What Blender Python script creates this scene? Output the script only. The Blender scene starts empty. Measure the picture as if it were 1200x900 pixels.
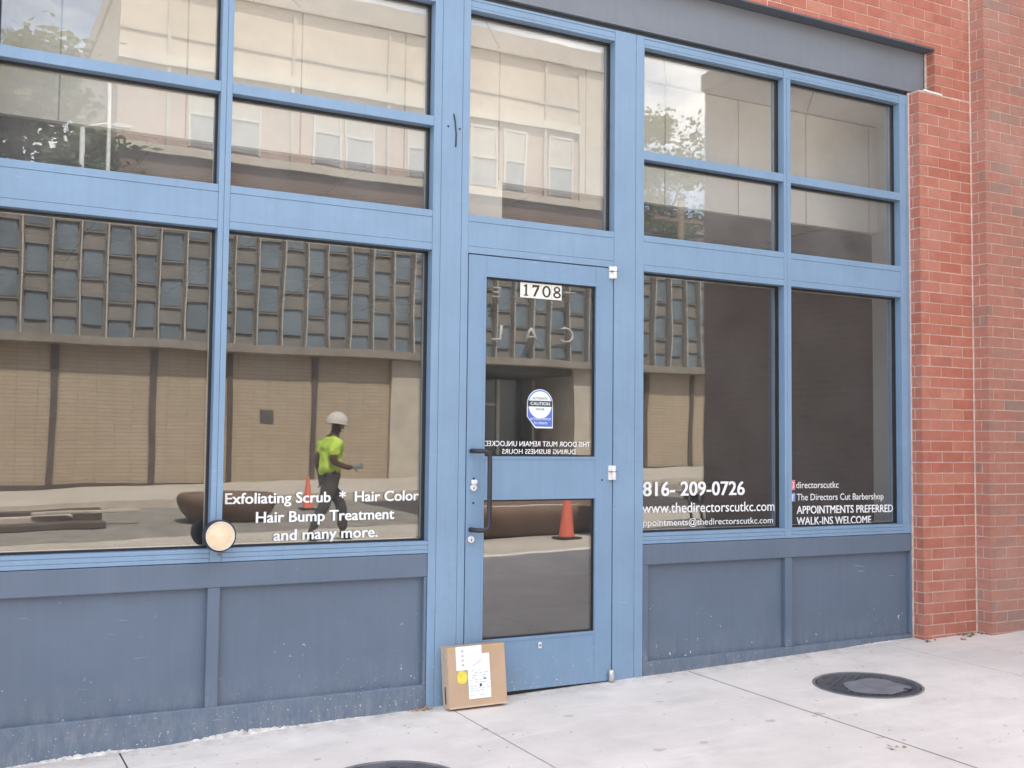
import bpy, bmesh, math, random
from mathutils import Vector, Matrix, noise
R = math.radians
rng = random.Random(7)
scene = bpy.context.scene
col = scene.collection

# ------------------------------------------------------------------ camera
CAM = Vector((-2.44942, -5.10195, 0.50356))
RX = Vector((0.88235703, -0.47046758, 0.01031193))
UX = Vector((-0.03492811, -0.04362308, 0.99843731))
FX = Vector((0.46928254, 0.88133835, 0.05492368))
FPX = 1265.52
cd = bpy.data.cameras.new('camera')
cam = bpy.data.objects.new('camera', cd); col.objects.link(cam)
cam.matrix_world = Matrix(((RX.x, UX.x, -FX.x, CAM.x), (RX.y, UX.y, -FX.y, CAM.y), (RX.z, UX.z, -FX.z, CAM.z), (0, 0, 0, 1)))
cd.sensor_width = 36.0; cd.lens = 36.0 * FPX / 1200.0
cd.clip_start = 0.05; cd.clip_end = 1500
scene.camera = cam

# ------------------------------------------------------------------ sky, sun, exposure
SUN_EL, SUN_AZ = 58.0, -5.0          # azimuth from +y towards +x
SKY_STRENGTH, SUN_STRENGTH, EXPOSURE = 0.15, 4.1, 1.72
world = bpy.data.worlds.new('World'); scene.world = world; world.use_nodes = True
wt = world.node_tree; wt.nodes.clear()
def wn(t, **k):
    n = wt.nodes.new(t)
    for a, b in k.items(): setattr(n, a, b)
    return n
out = wn('ShaderNodeOutputWorld'); bg = wn('ShaderNodeBackground')
sky = wn('ShaderNodeTexSky', sky_type='NISHITA', sun_disc=False)
sky.sun_elevation = R(SUN_EL); sky.sun_rotation = R(SUN_AZ)
sky.air_density = 1.0; sky.dust_density = 1.6; sky.ozone_density = 1.0
tc = wn('ShaderNodeTexCoord'); mp = wn('ShaderNodeMapping'); mp.inputs['Scale'].default_value = (2.2, 2.2, 5.0)
nz = wn('ShaderNodeTexNoise'); nz.inputs['Scale'].default_value = 1.3; nz.inputs['Detail'].default_value = 8; nz.inputs['Roughness'].default_value = 0.62
cr = wn('ShaderNodeValToRGB'); cr.color_ramp.elements[0].position = 0.45; cr.color_ramp.elements[1].position = 0.66
mx = wn('ShaderNodeMix', data_type='RGBA')
mx.inputs[7].default_value = (10.7, 10.3, 9.8, 1)
wt.links.new(tc.outputs['Generated'], mp.inputs['Vector']); wt.links.new(mp.outputs[0], nz.inputs['Vector'])
wt.links.new(nz.outputs['Fac'], cr.inputs[0]); wt.links.new(cr.outputs[0], mx.inputs[0])
wt.links.new(sky.outputs[0], mx.inputs[6]); wt.links.new(mx.outputs[2], bg.inputs[0])
bg.inputs[1].default_value = SKY_STRENGTH; wt.links.new(bg.outputs[0], out.inputs[0])
sd = bpy.data.lights.new('sun', 'SUN'); sd.energy = SUN_STRENGTH; sd.angle = R(0.53); sd.color = (1.0, 0.955, 0.88)
sun = bpy.data.objects.new('sun', sd); col.objects.link(sun)
sv = Vector((math.sin(R(SUN_AZ)) * math.cos(R(SUN_EL)), math.cos(R(SUN_AZ)) * math.cos(R(SUN_EL)), math.sin(R(SUN_EL))))
sun.rotation_euler = (-sv).to_track_quat('-Z', 'Y').to_euler(); sun.location = (0, 20, 40)
vs = scene.view_settings
vs.view_transform = 'Standard'; vs.look = 'None'; vs.exposure = EXPOSURE; vs.gamma = 1.0; vs.use_curve_mapping = False
scene.cycles.max_bounces = 10; scene.cycles.transparent_max_bounces = 16
scene.cycles.glossy_bounces = 5; scene.cycles.diffuse_bounces = 5
scene.cycles.caustics_reflective = False; scene.cycles.caustics_refractive = False

# ------------------------------------------------------------------ helpers
def at(px, py, y=0.0):
    d = FX + RX * ((px - 600) / FPX) + UX * ((450 - py) / FPX)
    return CAM + d * ((y - CAM.y) / d.y)
GY = 0.065                                   # glass plane
def mir(px, py, D):                          # a place across the street, seen in the glass
    p = at(px, py, D); return Vector((p.x, 2 * GY - D, p.z))

class MB:
    def __init__(s): s.bm = bmesh.new()
    def box(s, x0, x1, y0, y1, z0, z1, M=None, mat=0):
        v = [s.bm.verts.new((x, y, z)) for z in (z0, z1) for y in (y0, y1) for x in (x0, x1)]
        if M is not None:
            for q in v: q.co = M @ q.co
        for f in ((0, 2, 3, 1), (4, 5, 7, 6), (0, 1, 5, 4), (2, 6, 7, 3), (0, 4, 6, 2), (1, 3, 7, 5)):
            s.bm.faces.new([v[i] for i in f]).material_index = mat
        return s
    def quad(s, pts, mat=0):
        s.bm.faces.new([s.bm.verts.new(p) for p in pts]).material_index = mat; return s
    def ring(s, x0, x1, z0, z1, t, y0, y1, mat=0):
        L = []
        for (a, b, c, d) in ((x0, x1, z0, z1), (x0 + t, x1 - t, z0 + t, z1 - t)):
            for y in (y0, y1): L.append([s.bm.verts.new(p) for p in ((a, y, c), (b, y, c), (b, y, d), (a, y, d))])
        of, ob, nf, nb = L
        for i in range(4):
            j = (i + 1) % 4
            for q in ((of[i], of[j], nf[j], nf[i]), (ob[i], nb[i], nb[j], ob[j]), (of[i], ob[i], ob[j], of[j]), (nf[i], nf[j], nb[j], nb[i])): s.bm.faces.new(q).material_index = mat
        return s
    def lathe(s, prof, n=24, M=None, mat=0, smooth=True, cap=True):
        rings = []
        for r, z in prof:
            ring = []
            for i in range(n):
                a = 2 * math.pi * i / n; p = Vector((r * math.cos(a), r * math.sin(a), z))
                ring.append(s.bm.verts.new(M @ p if M is not None else p))
            rings.append(ring)
        for a, b in zip(rings, rings[1:]):
            for i in range(n):
                f = s.bm.faces.new((a[i], a[(i + 1) % n], b[(i + 1) % n], b[i])); f.smooth = smooth; f.material_index = mat
        if cap:
            s.bm.faces.new(list(reversed(rings[0]))).material_index = mat
            s.bm.faces.new(rings[-1]).material_index = mat
        return s
    def tube(s, pts, r, n=10, mat=0):
        pts = [Vector(p) for p in pts]; rs = r if isinstance(r, (list, tuple)) else [r] * len(pts)
        rings = []; up = Vector((0.13, 0.21, 0.97)).normalized()
        for i, p in enumerate(pts):
            t = (pts[min(i + 1, len(pts) - 1)] - pts[max(i - 1, 0)]).normalized()
            a = t.cross(up)
            if a.length < 0.1: a = t.cross(Vector((1, 0, 0)))
            a.normalize(); b = t.cross(a)
            rings.append([s.bm.verts.new(p + (a * math.cos(2 * math.pi * k / n) + b * math.sin(2 * math.pi * k / n)) * rs[i]) for k in range(n)])
        for a, b in zip(rings, rings[1:]):
            for k in range(n):
                f = s.bm.faces.new((a[k], a[(k + 1) % n], b[(k + 1) % n], b[k])); f.smooth = True; f.material_index = mat
        s.bm.faces.new(list(reversed(rings[0]))).material_index = mat; s.bm.faces.new(rings[-1]).material_index = mat
        return s
    def build(s, name, mat, parent=None, bevel=0.0, seg=2, loc=None):
        bmesh.ops.recalc_face_normals(s.bm, faces=s.bm.faces)
        me = bpy.data.meshes.new(name); s.bm.to_mesh(me); s.bm.free()
        for m in (mat if isinstance(mat, (list, tuple)) else [mat]): me.materials.append(m)
        o = bpy.data.objects.new(name, me); col.objects.link(o)
        if parent is not None: o.parent = parent
        if loc is not None: o.location = loc
        if bevel:
            b = o.modifiers.new('bevel', 'BEVEL'); b.width = bevel; b.segments = seg; b.limit_method = 'ANGLE'; b.angle_limit = R(35)
        return o

def tag(o, label=None, cat=None, group=None, kind=None):
    if label: o['label'] = label
    if cat: o['category'] = cat
    if group: o['group'] = group
    if kind: o['kind'] = kind
    return o
def empty(name, loc=(0, 0, 0), rz=0.0):
    o = bpy.data.objects.new(name, None); col.objects.link(o); o.location = loc; o.rotation_euler = (0, 0, rz)
    o.empty_display_size = 0.2; return o
def copy_tree(o, parent=None):
    c = o.copy(); col.objects.link(c); c.parent = parent
    for ch in list(o.children): copy_tree(ch, c)
    return c

# ------------------------------------------------------------------ materials
class NT:
    def __init__(s, name):
        s.m = bpy.data.materials.new(name); s.m.use_nodes = True; s.t = s.m.node_tree; s.t.nodes.clear()
        s.out = s.n('ShaderNodeOutputMaterial'); s.p = s.n('ShaderNodeBsdfPrincipled'); s.l(s.p.outputs[0], s.out.inputs[0])
        s.geo = s.n('ShaderNodeNewGeometry')
    def n(s, t, **k):
        q = s.t.nodes.new(t)
        for a, b in k.items(): setattr(q, a, b)
        return q
    def l(s, a, b): s.t.links.new(a, b)
    def noise(s, scale, detail=4, rough=0.55, vec=None, stretch=None):
        q = s.n('ShaderNodeTexNoise'); q.inputs['Scale'].default_value = scale; q.inputs['Detail'].default_value = detail; q.inputs['Roughness'].default_value = rough
        v = vec if vec is not None else s.geo.outputs['Position']
        if stretch:
            mp = s.n('ShaderNodeMapping'); mp.inputs['Scale'].default_value = stretch; s.l(v, mp.inputs[0]); v = mp.outputs[0]
        s.l(v, q.inputs['Vector']); return q.outputs['Fac']
    def ramp(s, fac, a, b, ca=(0, 0, 0, 1), cb=(1, 1, 1, 1)):
        q = s.n('ShaderNodeValToRGB'); e = q.color_ramp.elements
        e[0].position = a; e[1].position = b; e[0].color = ca; e[1].color = cb
        s.l(fac, q.inputs[0]); return q.outputs[0]
    def mix(s, fac, a, b, mode='MIX'):
        q = s.n('ShaderNodeMix', data_type='RGBA', blend_type=mode)
        for i, v in ((0, fac), (6, a), (7, b)):
            if hasattr(v, 'is_linked') or isinstance(v, bpy.types.NodeSocket): s.l(v, q.inputs[i])
            elif isinstance(v, (int, float)): q.inputs[i].default_value = v
            else: q.inputs[i].default_value = (*v[:3], 1)
        return q.outputs[2]
    def math(s, op, a, b=0.0, clamp=False):
        q = s.n('ShaderNodeMath', operation=op); q.use_clamp = clamp
        for i, v in ((0, a), (1, b)):
            if isinstance(v, bpy.types.NodeSocket): s.l(v, q.inputs[i])
            else: q.inputs[i].default_value = v
        return q.outputs[0]
    def bump(s, h, strength=0.2, dist=0.01):
        q = s.n('ShaderNodeBump'); q.inputs['Strength'].default_value = strength; q.inputs['Distance'].default_value = dist
        s.l(h, q.inputs['Height']); s.l(q.outputs[0], s.p.inputs['Normal'])
    def base(s, c, rough=0.6, spec=0.5, metal=0.0):
        if isinstance(c, bpy.types.NodeSocket): s.l(c, s.p.inputs['Base Color'])
        else: s.p.inputs['Base Color'].default_value = (*c, 1)
        if isinstance(rough, bpy.types.NodeSocket): s.l(rough, s.p.inputs['Roughness'])
        else: s.p.inputs['Roughness'].default_value = rough
        s.p.inputs['Specular IOR Level'].default_value = spec; s.p.inputs['Metallic'].default_value = metal

def plain(name, c, rough=0.6, var=0.12, scale=6, spec=0.4, metal=0.0, bump=0.0, bscale=60):
    t = NT(name)
    f = t.noise(scale, 5)
    a = tuple(x * (1 - var) for x in c); b = tuple(min(1, x * (1 + var)) for x in c)
    t.base(t.ramp(f, 0.3, 0.7, (*a, 1), (*b, 1)), rough, spec, metal)
    if bump: t.bump(t.noise(bscale, 4), bump, 0.004)
    return t.m

def painted(name, c, rough, chip_amt, worn, streak=0.05):
    """painted metal: soft streaks, dusty film near the ground, small pale chips where feet and carts knock it"""
    t = NT(name)
    f = t.noise(2.2, 5, 0.6)
    st = t.noise(3.0, 4, 0.6, stretch=(14, 14, 0.5))
    a = tuple(x * 0.93 for x in c); b = tuple(x * 1.07 for x in c)
    colr = t.ramp(f, 0.3, 0.7, (*a, 1), (*b, 1))
    colr = t.mix(t.math('MULTIPLY', t.ramp(st, 0.45, 0.75), streak), colr, tuple(x * 0.55 for x in c))
    sep = t.n('ShaderNodeSeparateXYZ'); t.l(t.geo.outputs['Position'], sep.inputs[0])
    low = t.n('ShaderNodeMapRange'); low.inputs[1].default_value = -0.56; low.inputs[2].default_value = -0.90
    t.l(sep.outputs['Z'], low.inputs[0])
    # faded, chalky patches and hand grime
    colr = t.mix(t.math('MULTIPLY', t.ramp(t.noise(0.8, 7, 0.7), 0.5, 0.7), 0.22), colr, tuple(min(1, x * 1.22 + 0.02) for x in c))
    colr = t.mix(t.math('MULTIPLY', t.ramp(t.noise(4.5, 8, 0.75), 0.56, 0.74), 0.22), colr, (0.13, 0.13, 0.13))
    dust = t.math('MULTIPLY', low.outputs[0], t.ramp(t.noise(20, 7, 0.75, stretch=(1, 1, 0.3)), 0.42, 0.70), clamp=True)
    colr = t.mix(t.math('MULTIPLY', dust, worn), colr, (0.42, 0.42, 0.42))
    # pale scuffs: short slanting scratches
    mp = t.n('ShaderNodeMapping'); mp.inputs['Rotation'].default_value = (0, 0.5, 0); mp.inputs['Scale'].default_value = (4, 4, 42); t.l(t.geo.outputs['Position'], mp.inputs[0])
    scr = t.math('MULTIPLY', t.ramp(t.noise(1.6, 2, 0.4, vec=mp.outputs[0]), 0.71, 0.74), t.ramp(t.noise(1.7, 3, 0.5), 0.52, 0.62))
    colr = t.mix(t.math('MULTIPLY', scr, 0.28 * min(1.0, chip_amt)), colr, (0.6, 0.62, 0.64))
    ch = t.ramp(t.noise(40, 3, 0.5), 0.715, 0.73)
    clus = t.ramp(t.noise(2.6, 3, 0.5), 0.46, 0.58)
    lowb = t.n('ShaderNodeMapRange'); lowb.inputs[1].default_value = -0.35; lowb.inputs[2].default_value = -0.72; lowb.inputs[3].default_value = 0.10
    t.l(sep.outputs['Z'], lowb.inputs[0])
    k = t.math('MULTIPLY', t.math('MULTIPLY', ch, clus), t.math('MULTIPLY', lowb.outputs[0], chip_amt), clamp=True)
    chf = t.ramp(t.noise(85, 2, 0.5), 0.70, 0.715)
    k2 = t.math('MULTIPLY', t.math('MULTIPLY', chf, low.outputs[0]), chip_amt, clamp=True)
    colr = t.mix(t.math('MAXIMUM', k, k2), colr, (0.74, 0.76, 0.78))
    t.base(colr, rough, 0.4)
    t.bump(t.noise(9, 3), 0.05, 0.004)
    return t.m

def concrete(name, c, stain, rough=0.85):
    t = NT(name)
    f = t.noise(0.9, 7, 0.62); f2 = t.noise(4.2, 7, 0.7); g = t.noise(190, 3, 0.6)
    colr = t.ramp(f, 0.3, 0.72, (*[x * 0.84 for x in c], 1), (*[min(1, x * 1.1) for x in c], 1))
    colr = t.mix(t.math('MULTIPLY', t.ramp(f2, 0.48, 0.72), 0.45), colr, stain)
    colr = t.mix(t.math('MULTIPLY', t.ramp(t.noise(2.4, 9, 0.78, stretch=(0.5, 2.4, 1)), 0.52, 0.66), 0.30), colr, tuple(min(1, x * 1.28) for x in c))
    colr = t.mix(t.math('MULTIPLY', t.ramp(t.noise(0.55, 9, 0.7), 0.52, 0.6), 0.16), colr, tuple(x * 0.62 for x in c))
    colr = t.mix(t.math('MULTIPLY', t.ramp(g, 0.6, 0.74), 0.42), colr, tuple(x * 0.55 for x in c))
    spk = t.ramp(t.noise(30, 2, 0.4), 0.745, 0.757)
    colr = t.mix(t.math('MULTIPLY', spk, 0.6), colr, (0.13, 0.12, 0.11))
    gum = t.ramp(t.noise(9, 1, 0.3), 0.768, 0.776)
    colr = t.mix(t.math('MULTIPLY', gum, 0.35), colr, (0.2, 0.19, 0.18))
    # grit swept up against the foot of the wall
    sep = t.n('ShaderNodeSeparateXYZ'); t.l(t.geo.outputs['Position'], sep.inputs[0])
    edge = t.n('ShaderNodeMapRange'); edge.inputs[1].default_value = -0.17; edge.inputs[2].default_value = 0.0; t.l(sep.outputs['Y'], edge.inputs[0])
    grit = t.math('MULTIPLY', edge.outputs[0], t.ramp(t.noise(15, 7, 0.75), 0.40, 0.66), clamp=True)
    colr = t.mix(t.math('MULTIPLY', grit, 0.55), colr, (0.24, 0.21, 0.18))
    t.base(colr, rough, 0.25)
    t.bump(t.mix(0.5, t.noise(60, 5, 0.6, stretch=(0.25, 1, 1)), g), 0.3, 0.004)
    return t.m

def brick_mat(name, cols, rough=0.8):
    """one colour per brick, by island; faint wire-cut striations"""
    t = NT(name)
    r = t.n('ShaderNodeValToRGB'); r.color_ramp.interpolation = 'LINEAR'
    e = r.color_ramp.elements
    for i, (p, c) in enumerate(cols):
        q = e[i] if i < 2 else e.new(p)
        q.position = p; q.color = (*c, 1)
    t.l(t.geo.outputs['Random Per Island'], r.inputs[0])
    f = t.noise(16, 6, 0.65)
    colr = t.mix(t.math('MULTIPLY', t.ramp(f, 0.35, 0.75), 0.35), r.outputs[0], (0.17, 0.075, 0.06))
    colr = t.mix(t.math('MULTIPLY', t.ramp(t.noise(1.4, 6, 0.6), 0.5, 0.75), 0.22), colr, (0.6, 0.45, 0.4))
    t.base(colr, rough, 0.25)
    t.bump(t.noise(70, 4, 0.6, stretch=(0.5, 0.5, 3)), 0.35, 0.004)
    return t.m

def tiled(name, c1, c2, mortar, bw, bh, ms, axes='xz', rough=0.8, off=0.5):
    """brick or tile coursing on a plane wall far away"""
    t = NT(name)
    sep = t.n('ShaderNodeSeparateXYZ'); t.l(t.geo.outputs['Position'], sep.inputs[0])
    cmb = t.n('ShaderNodeCombineXYZ')
    src = {'x': 'X', 'y': 'Y'}[axes[0]]
    if axes == 'bz':
        pass
    t.l(sep.outputs[src], cmb.inputs[0]); t.l(sep.outputs['Z'], cmb.inputs[1])
    b = t.n('ShaderNodeTexBrick', offset=off)
    b.inputs['Color1'].default_value = (*c1, 1); b.inputs['Color2'].default_value = (*c2, 1); b.inputs['Mortar'].default_value = (*mortar, 1)
    b.inputs['Scale'].default_value = 1; b.inputs['Mortar Size'].default_value = ms; b.inputs['Brick Width'].default_value = bw; b.inputs['Row Height'].default_value = bh
    t.l(cmb.outputs[0], b.inputs['Vector'])
    colr = t.mix(t.math('MULTIPLY', t.ramp(t.noise(0.9, 6, 0.6), 0.4, 0.75), 0.25), b.outputs['Color'], tuple(x * 0.6 for x in c1))
    t.base(colr, rough, 0.25); return t.m

def glass_mat(name, f0, tint, wob=0.0, dirt=0.06):
    """window glass: see-through with a mirror-like sheen growing towards grazing view, thin film of dust"""
    t = NT(name); t.t.nodes.remove(t.p)
    lw = t.n('ShaderNodeLayerWeight'); lw.inputs['Blend'].default_value = 0.5
    p5 = t.math('POWER', lw.outputs['Facing'], 5.0)
    fac = t.math('ADD', f0, t.math('MULTIPLY', p5, 1 - f0), clamp=True)
    tr = t.n('ShaderNodeBsdfTransparent'); tr.inputs[0].default_value = (*tint, 1)
    gl = t.n('ShaderNodeBsdfGlossy'); gl.inputs['Roughness'].default_value = 0.0; gl.inputs['Color'].default_value = (1, 1, 1, 1)
    if wob:
        bp = t.n('ShaderNodeBump'); bp.inputs['Strength'].default_value = 1.0; bp.inputs['Distance'].default_value = wob
        t.l(t.noise(1.6, 2, 0.4, stretch=(1.4, 1, 0.7)), bp.inputs['Height']); t.l(bp.outputs[0], gl.inputs['Normal'])
    m1 = t.n('ShaderNodeMixShader'); t.l(fac, m1.inputs[0]); t.l(tr.outputs[0], m1.inputs[1]); t.l(gl.outputs[0], m1.inputs[2])
    df = t.n('ShaderNodeBsdfDiffuse'); df.inputs[0].default_value = (0.56, 0.565, 0.56, 1)
    m2 = t.n('ShaderNodeMixShader'); t.l(t.math('MULTIPLY', t.ramp(t.noise(3.5, 7, 0.6), 0.0, 0.95), dirt), m2.inputs[0])  # dirt weighs the whole pale film, dust and painted haze alike
    t.l(m1.outputs[0], m2.inputs[1]); t.l(df.outputs[0], m2.inputs[2]); t.l(m2.outputs[0], t.out.inputs[0])
    return t.m

M = {}
M['blue'] = painted('blue frame paint', (0.215, 0.325, 0.46), 0.42, 0.9, 0.3, 0.14)
M['blue_door'] = painted('blue door paint', (0.20, 0.31, 0.445), 0.4, 1.0, 0.35, 0.14)
M['slate'] = painted('slate panel paint', (0.126, 0.164, 0.222), 0.5, 1.0, 0.45, 0.14)
M['lintel'] = painted('grey lintel paint', (0.195, 0.215, 0.245), 0.5, 0.0, 0.0, 0.15)
M['lintel_under'] = plain('lintel underside', (0.10, 0.115, 0.14), 0.6)  # darker copy of the lintel paint, shade under the steel put into colour
M['gasket'] = plain('black gasket', (0.025, 0.025, 0.028), 0.55)
M['spacer'] = plain('metal spacer', (0.45, 0.44, 0.42), 0.4, metal=0.4)
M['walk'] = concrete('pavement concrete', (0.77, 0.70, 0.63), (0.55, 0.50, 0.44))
M['roadc'] = concrete('road concrete', (0.50, 0.445, 0.37), (0.27, 0.24, 0.2))
M['asphalt'] = plain('asphalt', (0.24, 0.215, 0.18), 0.85, 0.25, 3, bump=0.3)
M['tar'] = plain('fresh asphalt', (0.07, 0.062, 0.055), 0.85, 0.25, 3, bump=0.3)
M['joint'] = plain('joint dirt', (0.22, 0.21, 0.195), 0.9)
M['mortar'] = plain('mortar', (0.62, 0.46, 0.39), 0.9, 0.15, 20, bump=0.4)
M['caulk'] = plain('pale caulk', (0.60, 0.48, 0.41), 0.75, 0.2, 18, bump=0.3)
M['crumb'] = plain('crumbling grout', (0.58, 0.545, 0.50), 0.95, 0.35, 30, bump=0.6)
M['brick'] = brick_mat('red brick', [(0.0, (0.45, 0.155, 0.105)), (1.0, (0.53, 0.23, 0.16)), (0.45, (0.49, 0.18, 0.125)), (0.8, (0.51, 0.20, 0.14))])
M['brick_pier'] = brick_mat('brown brick', [(0.0, (0.47, 0.21, 0.155)), (1.0, (0.33, 0.22, 0.18)), (0.55, (0.46, 0.215, 0.16)), (0.8, (0.42, 0.215, 0.165))])
M['brick_up'] = tiled('upper brick', (0.38, 0.14, 0.11), (0.42, 0.16, 0.13), (0.6, 0.45, 0.4), 0.212, 0.071, 0.008)
M['brick_wing'] = tiled('wing brick', (0.20, 0.155, 0.135), (0.235, 0.175, 0.15), (0.25, 0.20, 0.17), 0.212, 0.071, 0.008, 'yz')
M['glass'] = glass_mat('shop glass', 0.10, (0.985, 0.99, 0.985), 0.0007, 0.045)
M['glass_up'] = glass_mat('dusty upper glass', 0.10, (0.985, 0.985, 0.97), 0.0007, 0.16)  # stronger pale film puts the soffit's veil of light into the glass colour
M['vinyl'] = plain('white vinyl', (0.86, 0.87, 0.86), 0.5, 0.03)
M['drywall'] = plain('off-white drywall', (0.93, 0.91, 0.85), 0.8, 0.05, 2)
M['seam'] = plain('drywall seam', (0.52, 0.48, 0.42), 0.8)
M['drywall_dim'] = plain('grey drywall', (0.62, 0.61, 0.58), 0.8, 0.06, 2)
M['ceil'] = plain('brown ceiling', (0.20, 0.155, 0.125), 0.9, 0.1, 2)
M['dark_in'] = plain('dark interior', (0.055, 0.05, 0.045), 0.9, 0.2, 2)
M['black'] = plain('black enamel', (0.035, 0.034, 0.04), 0.38, 0.2)
M['steel'] = plain('brushed steel', (0.72, 0.71, 0.69), 0.32, 0.1, 40, metal=0.75)
M['bright'] = plain('bright metal', (0.82, 0.81, 0.79), 0.42, 0.06, metal=0.2)
M['tan_disc'] = plain('tan bronze face', (0.80, 0.62, 0.42), 0.5, 0.14, 22, bump=0.2)
M['card'] = plain('corrugated card', (0.52, 0.36, 0.235), 0.8, 0.08, 5, bump=0.15, bscale=25)
M['card_edge'] = plain('card edge', (0.62, 0.46, 0.33), 0.85, 0.1, 30)
M['card_dark'] = plain('card slot', (0.08, 0.05, 0.035), 0.9)
M['tape'] = plain('packing tape', (0.50, 0.34, 0.20), 0.3, 0.06)
M['paper'] = plain('label paper', (0.86, 0.86, 0.87), 0.6, 0.03)
M['ink'] = plain('faint ink', (0.45, 0.44, 0.52), 0.6, 0.3, 90)
M['ink_dark'] = plain('dark ink', (0.05, 0.05, 0.06), 0.6)
M['yellow'] = plain('yellow sticker', (0.80, 0.66, 0.10), 0.5, 0.1, 60)
M['plate_w'] = plain('plate white', (0.84, 0.83, 0.76), 0.45, 0.03)
M['numeral'] = plain('numeral black', (0.045, 0.04, 0.032), 0.5)
M['stick_b'] = plain('sticker blue', (0.10, 0.17, 0.55), 0.5, 0.08)
M['stick_w'] = plain('sticker white', (0.80, 0.88, 0.87), 0.5, 0.03)
M['stick_k'] = plain('sticker black', (0.05, 0.05, 0.06), 0.5)
M['pink'] = plain('pink icon', (0.70, 0.22, 0.28), 0.5, 0.1)
M['fblue'] = plain('blue icon', (0.22, 0.32, 0.68), 0.5, 0.06)
M['iron'] = plain('cast iron', (0.085, 0.085, 0.092), 0.6, 0.35, 9, bump=0.7, bscale=70)
M['iron_ring'] = plain('iron ring', (0.22, 0.21, 0.20), 0.7, 0.3, 14, bump=0.4)
M['iron_worn'] = plain('worn iron', (0.19, 0.19, 0.20), 0.65, 0.25, 10, bump=0.5)
M['leaf_dry'] = plain('dry leaf', (0.36, 0.2, 0.09), 0.9)
M['weed'] = plain('weed', (0.09, 0.13, 0.04), 0.8)
M['tile_tan'] = tiled('tan tile', (0.42, 0.335, 0.235), (0.375, 0.30, 0.21), (0.275, 0.215, 0.15), 0.42, 0.095, 0.009, off=0.0)
M['stone'] = plain('grey concrete trim', (0.24, 0.21, 0.17), 0.85, 0.2, 3)
M['stone_pale'] = plain('pale stone', (0.46, 0.40, 0.32), 0.85, 0.12, 3)
M['fin'] = plain('pale fin', (0.43, 0.395, 0.345), 0.8, 0.1, 3)
M['spandrel'] = plain('tan spandrel', (0.225, 0.208, 0.182), 0.85, 0.14, 2)
M['bay_back'] = plain('grey bay back', (0.205, 0.19, 0.168), 0.85, 0.15, 2)
M['pane_blue'] = plain('blue grey pane', (0.165, 0.20, 0.222), 0.2, 0.2, 1.2, spec=0.6)
M['pane_far'] = plain('pale far pane', (0.27, 0.28, 0.28), 0.3, 0.2, 1)
M['recess'] = plain('recess wall', (0.09, 0.08, 0.07), 0.8)
M['pane_dark'] = plain('dark door glass', (0.06, 0.065, 0.07), 0.12, 0.2, 2, spec=0.6)
M['alu'] = plain('pale mullion', (0.42, 0.40, 0.36), 0.45)
M['stucco'] = plain('beige stucco', (0.52, 0.435, 0.35), 0.9, 0.16, 0.5)
M['stucco_g'] = plain('grey cornice', (0.42, 0.37, 0.32), 0.9, 0.12, 0.8)
M['cream'] = plain('cream sill', (0.56, 0.51, 0.42), 0.85, 0.1, 1)
M['brick_far'] = tiled('far pink brick', (0.43, 0.31, 0.26), (0.40, 0.29, 0.24), (0.45, 0.37, 0.31), 0.21, 0.07, 0.009)
M['brick_low'] = tiled('far brown brick', (0.155, 0.10, 0.075), (0.175, 0.11, 0.082), (0.22, 0.17, 0.14), 0.21, 0.07, 0.009)
M['sash'] = plain('white sash', (0.50, 0.48, 0.44), 0.6)
M['orange'] = plain('cone orange', (0.66, 0.13, 0.075), 0.5, 0.1)
M['reflect'] = plain('cone white band', (0.8, 0.78, 0.75), 0.4)
M['rubber'] = plain('black rubber', (0.03, 0.03, 0.03), 0.8)
M['bowl'] = plain('brown planter', (0.17, 0.105, 0.07), 0.7, 0.2, 3)
M['plank'] = plain('weathered plank', (0.46, 0.40, 0.33), 0.85, 0.2, 6)
M['wood_dark'] = plain('dark timber', (0.10, 0.075, 0.06), 0.85, 0.2, 4)
M['bark'] = plain('bark', (0.10, 0.075, 0.055), 0.95, 0.3, 6, bump=0.5, bscale=20)
M['pole'] = plain('pole timber', (0.17, 0.12, 0.085), 0.9)
M['pole_w'] = plain('pale lamp post', (0.5, 0.5, 0.48), 0.6)
M['skin'] = plain('dark skin', (0.09, 0.048, 0.032), 0.55, 0.06)
M['hivis'] = plain('lime shirt', (0.56, 0.78, 0.11), 0.8, 0.22, 9, bump=1.0, bscale=11)
M['trouser'] = plain('dark trousers', (0.06, 0.055, 0.05), 0.85, 0.2, 10)
M['boot'] = plain('brown boots', (0.05, 0.035, 0.025), 0.7)
M['glove'] = plain('grey gloves', (0.20, 0.22, 0.22), 0.8, 0.25, 30)
M['hat'] = plain('white hard hat', (0.58, 0.54, 0.48), 0.4, 0.05)
M['letter'] = plain('cast letter', (0.50, 0.48, 0.43), 0.5, metal=0.1)
def leafmat(name, a, b):
    t = NT(name)
    t.base(t.ramp(t.geo.outputs['Random Per Island'], 0.0, 1.0, (*a, 1), (*b, 1)), 0.6, 0.3)
    tl = t.n('ShaderNodeBsdfTranslucent'); lk = t.p.inputs['Base Color'].links[0].from_socket; t.l(lk, tl.inputs[0])
    ms = t.n('ShaderNodeMixShader'); ms.inputs[0].default_value = 0.4
    t.l(t.p.outputs[0], ms.inputs[1]); t.l(tl.outputs[0], ms.inputs[2]); t.l(ms.outputs[0], t.out.inputs[0])
    return t.m
M['leaf'] = leafmat('leaves', (0.06, 0.10, 0.03), (0.15, 0.20, 0.07))
M['leaf2'] = leafmat('yellow green leaves', (0.10, 0.14, 0.04), (0.19, 0.23, 0.08))

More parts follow.
